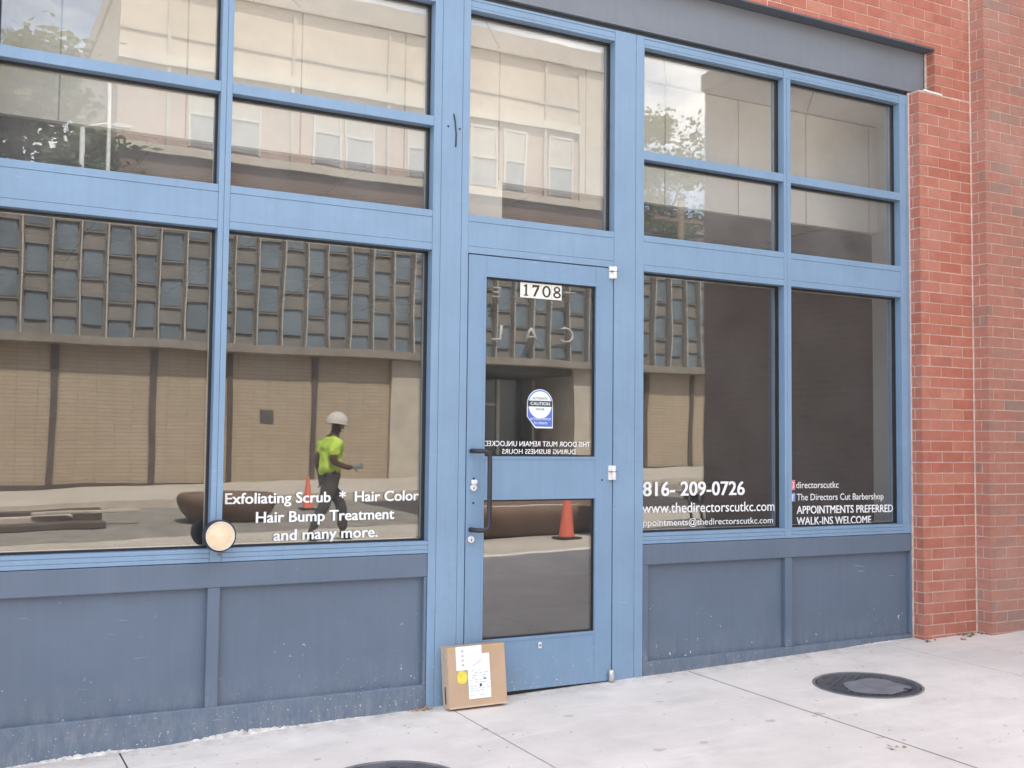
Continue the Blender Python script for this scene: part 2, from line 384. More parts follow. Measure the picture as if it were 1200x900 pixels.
_capcache = {}
def text_mesh(s, bold=0.0, ext=0.0):
    cu = bpy.data.curves.new('lettering', 'FONT'); cu.body = s; cu.size = 1.0; cu.offset = bold; cu.extrude = ext; cu.resolution_u = 3
    o = bpy.data.objects.new('lettering', cu); col.objects.link(o)
    dg = bpy.context.evaluated_depsgraph_get()
    me = bpy.data.meshes.new_from_object(o.evaluated_get(dg))
    bpy.data.objects.remove(o); bpy.data.curves.remove(cu)
    return me
def text(name, s, x0, x1, z0, cap, y, mat, parent, bold=0.0, mirror=False, slope=0.0, depth=0.0006, thin=0.0):
    """lettering lying on a plane facing -y; x0..x1 its width, z0 its baseline, cap the height of a capital"""
    me = text_mesh(s, -thin)
    if 'h' not in _capcache:
        h = text_mesh('H'); _capcache['h'] = max(v.co.y for v in h.vertices)
    xs = [v.co.x for v in me.vertices]; a, b = min(xs), max(xs)
    kx = (x1 - x0) / (b - a); kz = cap / _capcache['h']
    for v in me.vertices:
        u = (v.co.x - a) * kx
        x = x1 - u if mirror else x0 + u
        v.co = Vector((x, y, z0 + v.co.y * kz + slope * (x - x0)))
    if mirror: me.flip_normals()
    if bold > 0:                                  # heavier strokes: the same letters laid again a hair to either side
        bm = bmesh.new(); sh = bold * cap / _capcache['h']
        for i, (ox, oz) in enumerate(((0, 0), (sh, 0.35 * sh), (-sh, 0.35 * sh), (sh, -0.35 * sh), (-sh, -0.35 * sh))):
            n0 = len(bm.verts); bm.from_mesh(me); bm.verts.ensure_lookup_table()
            for v in bm.verts[n0:]: v.co += Vector((ox, -0.00012 * i, oz))
        bm.to_mesh(me); bm.free()
    me.materials.append(mat); me.name = name
    o = bpy.data.objects.new(name, me); col.objects.link(o); o.parent = parent
    so = o.modifiers.new('thick', 'SOLIDIFY'); so.thickness = depth if not bold else 0.00005; so.offset = 0
    return o

def gz(x, y):                                 # the ground: street climbs to the right, falls to the gutter, climbs again
    b = -0.835 + 0.026 * x
    if y > -12.0: return b + 0.015 * y
    if y > -17.4: return b - 0.18 + (-12.0 - y) * 0.02
    return b + 0.09 + (-17.4 - y) * 0.022

# ------------------------------------------------------------------ ground
def sheet(name, x0, x1, ys, mat, dz=0.0, nx=12):
    m = MB()
    for i in range(nx):
        a = x0 + (x1 - x0) * i / nx; b = x0 + (x1 - x0) * (i + 1) / nx
        for y0, y1 in zip(ys, ys[1:]):
            m.quad([(a, y0, gz(a, y0) + dz), (b, y0, gz(b, y0) + dz), (b, y1, gz(b, y1) + dz), (a, y1, gz(a, y1) + dz)])
    bmesh.ops.remove_doubles(m.bm, verts=m.bm.verts, dist=1e-4)
    return tag(m.build(name, mat), kind='structure')
m = MB(); m.quad([(-400, -400, -4.5), (400, -400, -4.5), (400, 400, -4.5), (-400, 400, -4.5)])
tag(m.build('terrain', M['asphalt']), kind='structure')
# pavement slabs with open joints over a dark bed
bed = sheet('pavement_bed', -14, 12, [0.3, -6.6], M['joint'], -0.012)
m = MB()
JX = [-13.9, -12.4, -10.9, -9.35, -7.8, -6.3, -4.75, -3.23, -1.685, -0.105, 1.43, 2.99, 4.53, 6.06, 7.6, 9.1, 10.6, 12]
JY = [0.3, -2.55, -4.1, -5.6, -6.6]
HOLES = [(2.085, -0.75, 0.292), (-0.79, -0.985, 0.305)]
g = 0.0035
for xa, xb in zip(JX, JX[1:]):
    for ya, yb in zip(JY, JY[1:]):
        inside = [h for h in HOLES if xa < h[0] < xb and yb < h[1] < ya]
        a, b, c, d = xa + g, xb - g, ya - g, yb + g
        if not inside:
            t_ = [m.bm.verts.new((x, y, gz(x, y))) for x, y in ((a, d), (b, d), (b, c), (a, c))]
            bo = [m.bm.verts.new((x, y, gz(x, y) - 0.011)) for x, y in ((a, d), (b, d), (b, c), (a, c))]
            m.bm.faces.new(t_)
            for i in range(4): m.bm.faces.new((t_[i], bo[i], bo[(i + 1) % 4], t_[(i + 1) % 4]))
        else:
            hx, hy, hr = inside[0]; n = 48
            ring = []; outer = []
            for i in range(n):
                an = 2 * math.pi * i / n; ca, sa = math.cos(an), math.sin(an)
                ring.append(m.bm.verts.new((hx + hr * ca, hy + hr * sa, gz(hx + hr * ca, hy + hr * sa))))
                k = min(((b - hx) / ca if ca > 1e-6 else (a - hx) / ca if ca < -1e-6 else 1e9), ((c - hy) / sa if sa > 1e-6 else (d - hy) / sa if sa < -1e-6 else 1e9))
                x, y = hx + k * ca, hy + k * sa
                outer.append(m.bm.verts.new((x, y, gz(x, y))))
            for i in range(n):
                j = (i + 1) % n
                if abs(outer[i].co.x - outer[j].co.x) > 1e-5 and abs(outer[i].co.y - outer[j].co.y) > 1e-5:
                    cx = b if max(outer[i].co.x, outer[j].co.x) > b - 1e-4 else a
                    cy = c if max(outer[i].co.y, outer[j].co.y) > c - 1e-4 else d
                    cv = m.bm.verts.new((cx, cy, gz(cx, cy)))
                    m.bm.faces.new((ring[i], outer[i], cv, outer[j], ring[j]))
                else: m.bm.faces.new((ring[i], outer[i], outer[j], ring[j]))
                lo = [m.bm.verts.new((q.co.x, q.co.y, q.co.z - 0.0115)) for q in (ring[i], ring[j])]
                m.bm.faces.new((ring[i], ring[j], lo[1], lo[0]))
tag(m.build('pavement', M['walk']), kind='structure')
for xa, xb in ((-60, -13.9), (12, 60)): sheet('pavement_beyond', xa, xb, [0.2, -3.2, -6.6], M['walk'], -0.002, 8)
sheet('road', -60, 60, [-6.6, -9.3, -12.0], M['roadc'], 0.0, 40)
sheet('asphalt_lane', -60, 60, [-12.0, -14.7, -17.39], M['asphalt'], 0.0, 40)
m = MB()
for i in range(40):
    a, b = -60 + 3 * i, -57 + 3 * i
    m.quad([(a, -17.39, gz(a, -17.39) - 0.05), (b, -17.39, gz(b, -17.39) - 0.05), (b, -17.41, gz(b, -17.41)), (a, -17.41, gz(a, -17.41))])
tag(m.build('kerb', M['stone_pale']), kind='structure')
sheet('far_pavement', -60, 60, [-17.41, -22.4], M['roadc'], 0.0, 40)
sheet('far_ground', -90, 90, [-22.4, -60], M['asphalt'], 0.0, 20)

m = MB()
for i in range(8):
    a, b = 5.6 + 0.8 * i, 6.4 + 0.8 * i
    m.quad([(a, -12.5, gz(a, -12.5) + 0.004), (b, -12.5, gz(b, -12.5) + 0.004), (b, -16.8, gz(b, -16.8) + 0.004), (a, -16.8, gz(a, -16.8) + 0.004)])
tag(m.build('asphalt_patch', M['tar']), kind='structure')  # flat dark sheet lying just above the lane

# ------------------------------------------------------------------ manhole covers
def manhole(x, y, r, label, worn):
    e = empty('manhole_cover', (x, y, gz(x, y)))
    nrm = Vector((-0.026, -0.015, 1)).normalized()
    e.rotation_euler = nrm.to_track_quat('Z', 'Y').to_euler()
    tag(e, label, 'manhole cover', 'manhole covers in the pavement')
    ri = MB(); ri.lathe([(r + 0.016, -0.011), (r + 0.016, 0.003), (r + 0.002, 0.003), (r + 0.002, -0.010)], 48, cap=False); ri.build('outer_ring', M['iron_ring'], e)
    f = MB(); f.lathe([(r - 0.004, -0.011), (r - 0.004, 0.001), (r - 0.012, 0.003), (r - 0.028, 0.003), (r - 0.030, -0.001), (0.02, -0.001)], 48)
    f.build('lid', M['iron'], e)
    w = MB()
    for i in range(14):
        u = -r + 0.05 + i * (2 * r - 0.1) / 13
        hw = math.sqrt(max(0.0, (r - 0.055) ** 2 - u * u))
        for s_ in range(-9, 10):
            v = s_ * 0.028 + (0.014 if i % 2 else 0)
            if abs(v) < hw: w.box(u - 0.010, u + 0.010, v - 0.009, v + 0.009, -0.001, 0.0022)
    w.build('raised_studs', M['iron'], e)
    if worn:
        p = MB(); n = 36
        pts = []
        for i in range(n):
            a = 2 * math.pi * i / n
            rr = (0.60 + 0.16 * noise.noise(Vector((math.cos(a) * 1.3, math.sin(a) * 1.3, 2.0)))) * r
            pts.append((0.05 + rr * math.cos(a), -0.03 + rr * 1.05 * math.sin(a), 0.0032))
        p.bm.faces.new([p.bm.verts.new(q) for q in pts]); p.build('cement_smear', M['iron_worn'], e)
    pk = MB(); pk.box(r - 0.085, r - 0.045, -0.014, 0.014, 0.0, 0.0045); pk.build('pick_hole', M['rubber'], e)
manhole(2.085, -0.75, 0.275, 'dark cast iron manhole cover with grey smear, in front of the right windows', True)
manhole(-0.79, -0.985, 0.288, 'dark manhole cover cut off by the bottom edge of the photo', False)

# ------------------------------------------------------------------ the barbershop building
shop = empty('barbershop_building', (0, 0.2, -0.8)); tag(shop, 'red brick shop with blue metal storefront, big windows and slate panels', 'building')
OFF = Vector((0, -0.2, 0.8))
def P(o):                                     # parts are modelled in world coordinates
    o.location = OFF; return o

def brickwork(name, mat, parent, faces, depth=0.05):
    """faces: (origin, along, out, length, z0, z1, phase); bricks stand 3 mm proud of the mortar"""
    m = MB(); mo = MB()
    BH, BL, J = 0.071, 0.212, 0.0085
    for (o, u, n_, L, z0, z1, ph, holes) in faces:
        o = Vector(o); u = Vector(u); n_ = Vector(n_)
        k0 = math.floor((z0 - 0.052) / BH) ; k = k0
        while 0.052 + k * BH < z1:
            za = max(z0, 0.052 + k * BH + J / 2); zb = min(z1, 0.052 + (k + 1) * BH - J / 2)
            if zb - za > 0.012:
                s_ = -BL + ((ph + (BL / 2 if k % 2 else 0)) % BL)
                while s_ < L:
                    a = max(0, s_ + J / 2); b = min(L, s_ + BL - J / 2)
                    if a <= 0.0001: a = 0.0
                    if s_ + BL >= L - 0.002: b = L
                    segs = [(a, b)]
                    for (ha, hb, hz0, hz1) in holes:
                        if zb > hz0 + 0.01 and za < hz1 - 0.01:
                            ns = []
                            for (p, q) in segs:
                                if q <= ha or p >= hb: ns.append((p, q))
                                else:
                                    if p < ha: ns.append((p, ha))
                                    if q > hb: ns.append((hb, q))
                            segs = ns
                    for (p, q) in segs:
                        if q - p > 0.015:
                            jit = rng.uniform(-0.0012, 0.0012)
                            c = [o + u * p + n_ * jit, o + u * q + n_ * jit]
                            vs_ = []
                            for dn in (0.0, -depth):
                                for zz in (za, zb):
                                    for cc in c: vs_.append(m.bm.verts.new(cc + n_ * dn + Vector((0, 0, zz))))
                            for f in ((0, 1, 3, 2), (4, 6, 7, 5), (0, 4, 5, 1), (2, 3, 7, 6), (0, 2, 6, 4), (1, 5, 7, 3)):
                                m.bm.faces.new([vs_[i] for i in f])
                    s_ += BL
            k += 1
        # mortar bed
        segs = [(0, L, z0, z1)]
        for (ha, hb, hz0, hz1) in holes:
            ns = []
            for (p, q, a, b) in segs:
                if hz1 <= a or hz0 >= b or hb <= p or ha >= q: ns.append((p, q, a, b)); continue
                if a < hz0: ns.append((p, q, a, hz0))
                if hz1 < b: ns.append((p, q, hz1, b))
                zz0, zz1 = max(a, hz0), min(b, hz1)
                if p < ha: ns.append((p, ha, zz0, zz1))
                if hb < q: ns.append((hb, q, zz0, zz1))
            segs = ns
        for (p, q, a, b) in segs:
            i = n_ * -0.0032
            mo.quad([o + u * p + i + Vector((0, 0, a)), o + u * q + i + Vector((0, 0, a)), o + u * q + i + Vector((0, 0, b)), o + u * p + i + Vector((0, 0, b))])
    w = P(m.build(name, mat, parent))
    mm = mo.build('mortar', M['mortar'], w)
    return w

FR0, FR1 = -2.365, 3.293                      # storefront opening
YB = -0.085                                   # face of the brick
ZL0, ZL1 = 2.915, 3.205                       # lintel
ZTOP = 3.95
bw = brickwork('brick_wall', M['brick'], shop, [
    ((FR1 - 0.003, YB, 0), (1, 0, 0), (0, -1, 0), 3.797 - FR1 + 0.003, -0.80, ZL0 - 0.012, 0.083, []),
    ((3.447, YB, 0), (1, 0, 0), (0, -1, 0), 3.797 - 3.447, ZL0 - 0.012, ZTOP, 0.07, []),
    ((-2.52, YB, 0), (1, 0, 0), (0, -1, 0), 3.447 + 2.52, ZL1 + 0.007, ZTOP, 0.046, []),
    ((-6.0, YB, 0), (1, 0, 0), (0, -1, 0), 6.0 - 2.52, -1.0, ZTOP, 0.03, []),
    ((-2.52, YB, 0), (1, 0, 0), (0, -1, 0), 2.52 + FR0, -1.0, ZL0 - 0.012, 0.02, []),
    # reveals
    ((FR1 - 0.003, 0.10, 0), (0, -1, 0), (-1, 0, 0), 0.185, -0.80, ZL0 - 0.012, 0.02, []),
    ((3.447, 0.06, 0), (0, -1, 0), (-1, 0, 0), 0.145, ZL0 - 0.012, ZL1 + 0.007, 0.02, []),
    ((FR0 + 0.003, 0.10, 0), (0, -1, 0), (1, 0, 0), 0.185, -1.0, ZL0 - 0.012, 0.02, []),
])
bp = brickwork('brick_pier', M['brick_pier'], shop, [
    ((3.797, YB, 0), (0, -1, 0), (-1, 0, 0), 0.115, -0.80, ZTOP, 0.055, []),
    ((3.797, YB - 0.115, 0), (1, 0, 0), (0, -1, 0), 2.5, -0.80, ZTOP, 0.16, []),
])
# sealant in the inner corner and round the storefront
m = MB(); m.box(3.788, 3.799, YB - 0.006, YB + 0.004, -0.76, ZTOP)
m.box(FR1 - 0.012, FR1 + 0.002, -0.004, 0.012, -0.752, 2.905)
m.box(3.435, 3.449, -0.018, -0.004, ZL0 - 0.004, ZL1 - 0.01)
P(m.build('caulk_joint', M['caulk'], shop, bevel=0.003))
m = MB(); mm_ = Matrix.Translation((3.38, YB - 0.002, 2.905)) @ Matrix.Rotation(R(2.5), 4, 'Y')
m.box(-0.045, 0.13, -0.004, 0.012, -0.006, 0.006, mm_); P(m.build('caulk_smear', M['vinyl'], shop, bevel=0.003))
# lintel: a painted steel channel under the brick
m = MB(); m.box(-2.51, 3.438, 0.0, 0.06, ZL0, ZL1 - 0.008)
m.box(-2.51, 3.438, -0.014, 0.0, ZL0 - 0.006, ZL0 + 0.008)
P(m.build('lintel', M['lintel'], shop, bevel=0.003))
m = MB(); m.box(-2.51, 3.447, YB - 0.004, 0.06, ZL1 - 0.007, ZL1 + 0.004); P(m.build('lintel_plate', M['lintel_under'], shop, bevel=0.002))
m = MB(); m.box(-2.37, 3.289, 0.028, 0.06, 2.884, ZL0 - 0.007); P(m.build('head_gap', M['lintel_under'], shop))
# upper mass of the building, roof, side and back: real bulk that throws the shade
ROOFZ = 9.3
m = MB(); m.box(-6.0, 6.3, -0.07, 0.2, ZTOP, ROOFZ)
m.box(-30.0, -6.0, -0.07, 0.2, -1.6, ROOFZ)
P(m.build('upper_wall', M['brick_up'], shop))
m = MB(); m.box(-30, 6.3, 0.2, 14, ROOFZ - 0.4, ROOFZ - 0.1); P(m.build('roof', M['dark_in'], shop))
m = MB(); m.box(-30, 6.3, 14, 14.3, -1.6, ROOFZ); m.box(6.0, 6.3, 0.2, 14, -1.6, ROOFZ - 0.4); m.box(-30.3, -30, 0.2, 14, -1.6, ROOFZ)
P(m.build('rear_wall', M['brick_up'], shop))

# frame members -------------------------------------------------------------
FB = 0.125                                    # back of the frame
Z_S0, Z_S1 = -0.061, 0.0                      # sill
Z_T0, Z_T1 = 1.503, 1.712                     # main transom
Z_I0, Z_I1 = 2.157, 2.208                     # upper bar
Z_H0, Z_H1 = 2.819, 2.883                     # head
def vert(name, x0, x1, z0, z1, grooves=(), mat=None, label=None):
    m = MB()
    if grooves:
        xs = [x0]
        for gx in grooves: xs += [gx - 0.0012, gx + 0.0012]
        xs.append(x1)
        for a, b in zip(xs[::2], xs[1::2]): m.box(a, b, 0.0, FB - 0.02, z0, z1)
        m.box(x0 + 0.004, x1 - 0.004, 0.004, FB, z0 + 0.001, z1 - 0.001)
    else: m.box(x0, x1, 0.0, FB, z0, z1)
    return P(m.build(name, mat or M['blue'], shop, bevel=0.0016))
vert('mullion', -2.362, -2.27, Z_S1, Z_H0)
vert('mullion', -1.311, -1.257, Z_S1, Z_H0, (-1.285,))
vert('door_post', -0.209, -0.0025, -0.88, Z_H1, (-0.165, -0.045))
vert('door_post', 0.9175, 1.121, -0.86, Z_H1, (1.062,))
vert('mullion', 2.182, 2.238, Z_S1, Z_H0, (2.205,))
vert('jamb_frame', 3.202, 3.281, Z_S1, Z_H0, (3.262,))
def rail(name, x0, x1, z0, z1, trim=0.0):
    m = MB()
    e = 0.0006
    if trim:
        m.box(x0 + e, x1 - e, 0.003, FB - 0.004, z0 + trim + 0.0015, z1 - trim - 0.0015)
        m.box(x0 + e, x1 - e, 0.0015, FB - 0.02, z0, z0 + trim); m.box(x0 + e, x1 - e, 0.0015, FB - 0.02, z1 - trim, z1)
        m.box(x0 + e, x1 - e, 0.007, FB - 0.006, z0 + trim * 0.5, z1 - trim * 0.5)
    else: m.box(x0 + e, x1 - e, 0.0015, FB - 0.004, z0, z1)
    return P(m.build(name, M['blue'], shop, bevel=0.0016))
PANES = [(-2.27, -1.311), (-1.257, -0.209), (1.121, 2.182), (2.238, 3.202)]
for (a, b) in PANES:
    rail('sill_rail', a, b, Z_S0, Z_S1, 0.018)
    rail('transom_rail', a, b, Z_T0, Z_T1, 0.036)
    rail('upper_rail', a, b, Z_I0, Z_I1)
    rail('head_rail', a, b, Z_H0, Z_H1, 0.014)
for (a, b) in ((-2.362, -2.27), (-1.311, -1.257), (2.182, 2.238), (3.202, 3.281)):
    rail('sill_rail', a, b, Z_S0, Z_S1 - 0.0006); rail('head_rail', a, b, Z_H0 + 0.0006, Z_H1)
rail('transom_rail', -0.0025, 0.9175, Z_T0 + 0.003, Z_T1, 0.036); rail('head_rail', -0.0025, 0.9175, Z_H0, Z_H1, 0.014)

# windows: glass with gasket and spacer -------------------------------------
def window(a, b, z0, z1, label=None):
    w = MB(); w.box(a + 0.008, b - 0.008, GY, GY + 0.012, z0 + 0.008, z1 - 0.008)
    o = P(w.build('window', M['glass_up' if z0 > 1 else 'glass'], shop))
    if label: o['label'] = label
    gsk = MB(); gsk.ring(a + 0.001, b - 0.001, z0 + 0.001, z1 - 0.001, 0.009, GY - 0.012, GY + 0.028); gsk.build('gasket', M['gasket'], o)
    sp = MB(); sp.ring(a + 0.0102, b - 0.0102, z0 + 0.0102, z1 - 0.0102, 0.004, GY + 0.0135, GY + 0.024); sp.build('spacer', M['spacer'], o)
    return o
W = {}
for i, (a, b) in enumerate(PANES):
    W[i, 0] = window(a, b, Z_S1, Z_T0); W[i, 1] = window(a, b, Z_T1, Z_I0); W[i, 2] = window(a, b, Z_I1, Z_H0)
W['t'] = window(-0.0025, 0.9175, Z_T1, Z_H0, 'tall window over the door')
W[1, 0]['label'] = 'window with white service lettering'
W[2, 0]['label'] = 'window with white phone number and web address'
W[3, 0]['label'] = 'dark window with white appointment lettering'
def decal(win, s, x0, x1, za, zb, cap, bold):
    text('lettering', s, x0, x1, za, cap, GY - 0.0012, M['vinyl'], W[win, 0], bold, False, (zb - za) / (x1 - x0))
decal((1), 0, 0, 0, 0, 0, 0, 0) if False else None
for win, s, x0, x1, za, zb, cap, bold in [
    (1, 'Exfoliating Scrub  *  Hair Color', -1.229, -0.239, 0.203, 0.206, 0.050, 0.024),
    (1, 'Hair Bump Treatment', -1.080, -0.373, 0.111, 0.114, 0.051, 0.024),
    (1, 'and many more.', -0.992, -0.461, 0.023, 0.026, 0.051, 0.024),
    (2, '816- 209-0726', 1.167, 1.914, 0.208, 0.206, 0.080, 0.026),
    (2, 'www.thedirectorscutkc.com', 1.161, 2.152, 0.110, 0.104, 0.058, 0.008),
    (2, 'appointments@thedirectorscutkc.com', 1.138, 2.140, 0.036, 0.028, 0.037, 0.0),
    (3, 'directorscutkc', 2.331, 2.690, 0.241, 0.240, 0.041, 0.0),
    (3, 'The Directors Cut Barbershop', 2.335, 3.090, 0.165, 0.160, 0.041, 0.0),
    (3, 'APPOINTMENTS PREFERRED', 2.335, 3.175, 0.081, 0.076, 0.048, 0.022),
    (3, 'WALK-INS WELCOME', 2.334, 2.975, 0.012, 0.007, 0.047, 0.022)]:
    text('lettering', s, x0, x1, za, cap, GY - 0.0012, M['vinyl'], W[win, 0], bold, False, (zb - za) / (x1 - x0))
m = MB(); m.box(2.250, 2.322, GY - 0.0016, GY - 0.0004, 0.229, 0.293)
m.build('icon', M['pink'], W[3, 0], bevel=0.006)
m = MB()
for (a, b, c, d) in ((2.262, 2.310, 0.276, 0.281), (2.262, 2.310, 0.241, 0.246), (2.262, 2.267, 0.246, 0.276), (2.305, 2.310, 0.246, 0.276)): m.box(a, b, GY - 0.0024, GY - 0.0017, c, d)
m.lathe([(0.011, 0), (0.011, 0.0006), (0.007, 0.0006), (0.007, 0)], 16, Matrix.Translation((2.286, GY - 0.0017, 0.261)) @ Matrix.Rotation(R(90), 4, 'X'), cap=False)
m.build('icon_mark', M['vinyl'], W[3, 0])
m = MB(); m.box(2.258, 2.322, GY - 0.0016, GY - 0.0004, 0.158, 0.212); m.build('icon', M['fblue'], W[3, 0], bevel=0.004)
text('icon_mark', 'f', 2.288, 2.312, 0.160, 0.042, GY - 0.0022, M['vinyl'], W[3, 0], 0.02)

# slate panels below the windows ---------------------------------------------
def bulkhead(x0, x1, stiles, left_end):
    e = 0.0
    zt, zb0, zb1 = Z_S0 - 0.003, -0.18, -0.725
    b = MB(); b.box(x0 + 0.001, x1 - 0.001, 0.036, FB, -1.0, zt)
    o = P(b.build('base_panel', M['slate'], shop))
    f = MB()
    f.box(x0, x1, 0.002, 0.036, zb0, zt)
    f.box(x0, x1, 0.002, 0.036, -1.0, zb1)
    for a, c in stiles: f.box(a, c, 0.004, 0.036, zb1, zb0)
    f.build('base_frame', M['slate'], o, bevel=0.004)
bulkhead(-2.362, -0.211, [(-2.362, -2.30), (-1.314, -1.256), (-0.226, -0.211)], True)
bulkhead(1.123, 3.281, [(1.123, 1.162), (2.186, 2.243), (3.268, 3.281)], False)
m = MB(); m.box(1.1235, 1.134, 0.0, 0.0025, -0.815, Z_S0 - 0.02); P(m.build('base_trim', M['slate'], shop))
# crumbling grout at the foot of the panels
def crumbs(x0, x1, hi, seed, y=0.0015):
    m = MB(); x = x0; rows = []
    while x < x1:
        k = max(0.0, noise.noise(Vector((x * 1.9, seed * 3.1, 0))) + 0.18)
        f = 0.55 + 0.45 * noise.noise(Vector((x * 38, seed, 1.0))) + 0.3 * noise.noise(Vector((x * 110, seed, 4.0)))
        h = 0.003 + hi * k * max(0.1, f); d = 0.004 + 0.5 * hi * k * (0.6 + 0.6 * noise.noise(Vector((x * 22, seed, 7.0))))
        z = gz(x, 0) - 0.003
        rows.append([m.bm.verts.new(p) for p in ((x, y + 0.003, z + h), (x, y - 0.25 * d, z + h), (x, y - 0.7 * d, z + h * 0.55), (x, y - d - 0.004, z))])
        x += 0.007
    for a, b in zip(rows, rows[1:]):
        for i in range(3): m.bm.faces.new((a[i], b[i], b[i + 1], a[i + 1]))
    return P(m.build('grout_line', M['crumb'], shop))
crumbs(-2.36, -0.2, 0.075, 3); crumbs(0.93, 2.3, 0.022, 5); crumbs(2.3, 3.28, 0.012, 6)
# vent grille of grooves and wires on the left door post
m = MB(); m.tube([(-0.098, -0.003, 2.235), (-0.091, -0.006, 2.20), (-0.083, -0.004, 2.13), (-0.084, -0.003, 2.06)], 0.0032, 6)
P(m.build('loose_wire', M['gasket'], shop))
for x_, z_ in ((-0.128, 2.165), (-0.062, 2.16)):
    m = MB(); m.lathe([(0.006, 0), (0.004, 0.003)], 10, Matrix.Translation((x_, 0, z_)) @ Matrix.Rotation(R(90), 4, 'X')); P(m.build('screw_hole', M['gasket'], shop))

# the door -------------------------------------------------------------------
dx0, dx1, dz0, dz1 = 0.003, 0.911, -0.806, 1.500
GU = (0.108, 0.797, 0.434, 1.388); GL = (0.108, 0.80, -0.526, 0.203)
m = MB()
yd = 0.001
m.box(dx0, GU[0], yd, 0.046, dz0, dz1); m.box(GU[1] + 0.001, dx1, yd, 0.046, dz0, dz1)
for a, b in ((GU[3], dz1), (GL[3], GU[2]), (dz0, GL[2])): m.box(GU[0], GU[1] + 0.001, yd + 0.0015, 0.0445, a, b)
door = P(m.build('door', M['blue_door'], shop, bevel=0.0018)); door['label'] = 'blue aluminium door with two panes and a black pull'
m = MB(); m.box(dx0 - 0.006, dx1 + 0.006, 0.05, 0.06, dz0 - 0.05, dz1 + 0.004); 
gk = MB()
gk.box(-0.002, 0.0025, 0.012, 0.06, -0.83, 1.504); gk.box(0.912, 0.917, 0.012, 0.06, -0.83, 1.504); gk.box(-0.002, 0.917, 0.012, 0.06, 1.5005, 1.505)
gk.build('weather_strip', M['gasket'], door)
m.bm.free()
def dpane(g_):
    a, b, z0, z1 = g_
    w = MB(); w.box(a + 0.004, b - 0.003, 0.022, 0.032, z0 + 0.004, z1 - 0.004); o = w.build('glass_pane', M['glass'], door)
    s_ = MB(); s_.ring(a + 0.0005, b + 0.0005, z0 + 0.0005, z1 - 0.0005, 0.0075, 0.014, 0.042); s_.build('pane_gasket', M['gasket'], door)
    s2 = MB(); s2.ring(a - 0.015, b + 0.016, z0 - 0.015, z1 + 0.015, 0.0145, -0.0012, 0.004); s2.build('glazing_stop', M['blue_door'], door, bevel=0.001)
dpane(GU); dpane(GL)
m = MB(); r_ = 0.0125
bx, ty, by_ = 0.106, 0.462, 0.052
arc = [(0.033, -0.018, ty)] + [(0.033, -0.028 , ty)] 
pts = [(0.030, 0.0, ty), (0.036, -0.045, ty), (0.052, -0.062, ty), (bx - 0.03, -0.066, ty), (bx - 0.012, -0.067, ty - 0.008), (bx - 0.002, -0.067, ty - 0.024), (bx, -0.067, ty - 0.045)]
pts += [(bx, -0.067, by_ + 0.045), (bx - 0.002, -0.067, by_ + 0.024), (bx - 0.012, -0.067, by_ + 0.008), (bx - 0.03, -0.066, by_), (0.052, -0.062, by_), (0.036, -0.045, by_), (0.030, 0.0, by_)]
m.tube(pts, r_, 14); m.build('handle', M['black'], door)
def cyl(name, x, z, r, mat, extra=None):
    Mx = Matrix.Translation((x, 0.0, z)) @ Matrix.Rotation(R(90), 4, 'X')
    c = MB(); c.lathe([(r, 0.0), (r, 0.008), (r * 0.86, 0.0125), (r * 0.5, 0.0125), (r * 0.48, 0.011)], 24, Mx)
    c.box(x - 0.0022, x + 0.0022, -0.0127, -0.0105, z - r * 0.45, z + r * 0.12, None, 1)
    return c.build(name, [mat, M['gasket']], door)
cyl('lock', 0.043, 0.270, 0.0185, M['bright']); cyl('lock', 0.032, 0.002, 0.0185, M['bright'])
m = MB(); m.box(0.028, 0.062, -0.016, 0.0, 0.288, 0.312); m.build('lock_guard', M['bright'], door, bevel=0.005)
for (x_, z_, rr) in ((0.046, 0.318, 0.006), (0.045, 0.190, 0.0055), (0.842, 0.305, 0.005)):
    m = MB(); m.lathe([(rr, 0), (rr * 0.8, 0.0035)], 12, Matrix.Translation((x_, 0, z_)) @ Matrix.Rotation(R(90), 4, 'X')); m.build('screw', M['gasket'], door)
def hinge(z, h, label=None):
    h_ = MB(); h_.box(0.880, 0.914, -0.012, 0.0005, z - h, z + h); h_.lathe([(0.0135, 0), (0.0135, 2 * h - 0.002)], 16, Matrix.Translation((0.912, -0.013, z - h + 0.001)))
    h_.box(0.8795, 0.927, -0.0274, -0.0005, z + h * 0.12, z + h * 0.2, None, 1)
    return h_.build('hinge', [M['bright'], M['gasket']], door, bevel=0.0015)
hinge(1.475, 0.034); hinge(0.345, 0.04)
m = MB(); m.lathe([(0.017, 0), (0.017, 0.062), (0.014, 0.066)], 18, Matrix.Translation((0.903, -0.014, -0.811))); m.build('pivot', M['steel'], door)
m = MB(); m.box(0.443, 0.462, -0.003, 0.001, -0.592, -0.560); m.box(0.449, 0.457, -0.0036, -0.003, -0.583, -0.571, None, 1); m.build('drain_plate', [M['bright'], M['gasket']], door, bevel=0.001)
m = MB(); m.box(0.004, 0.910, 0.016, 0.1, -0.90, -0.8085); P(m.build('threshold', M['gasket'], shop))
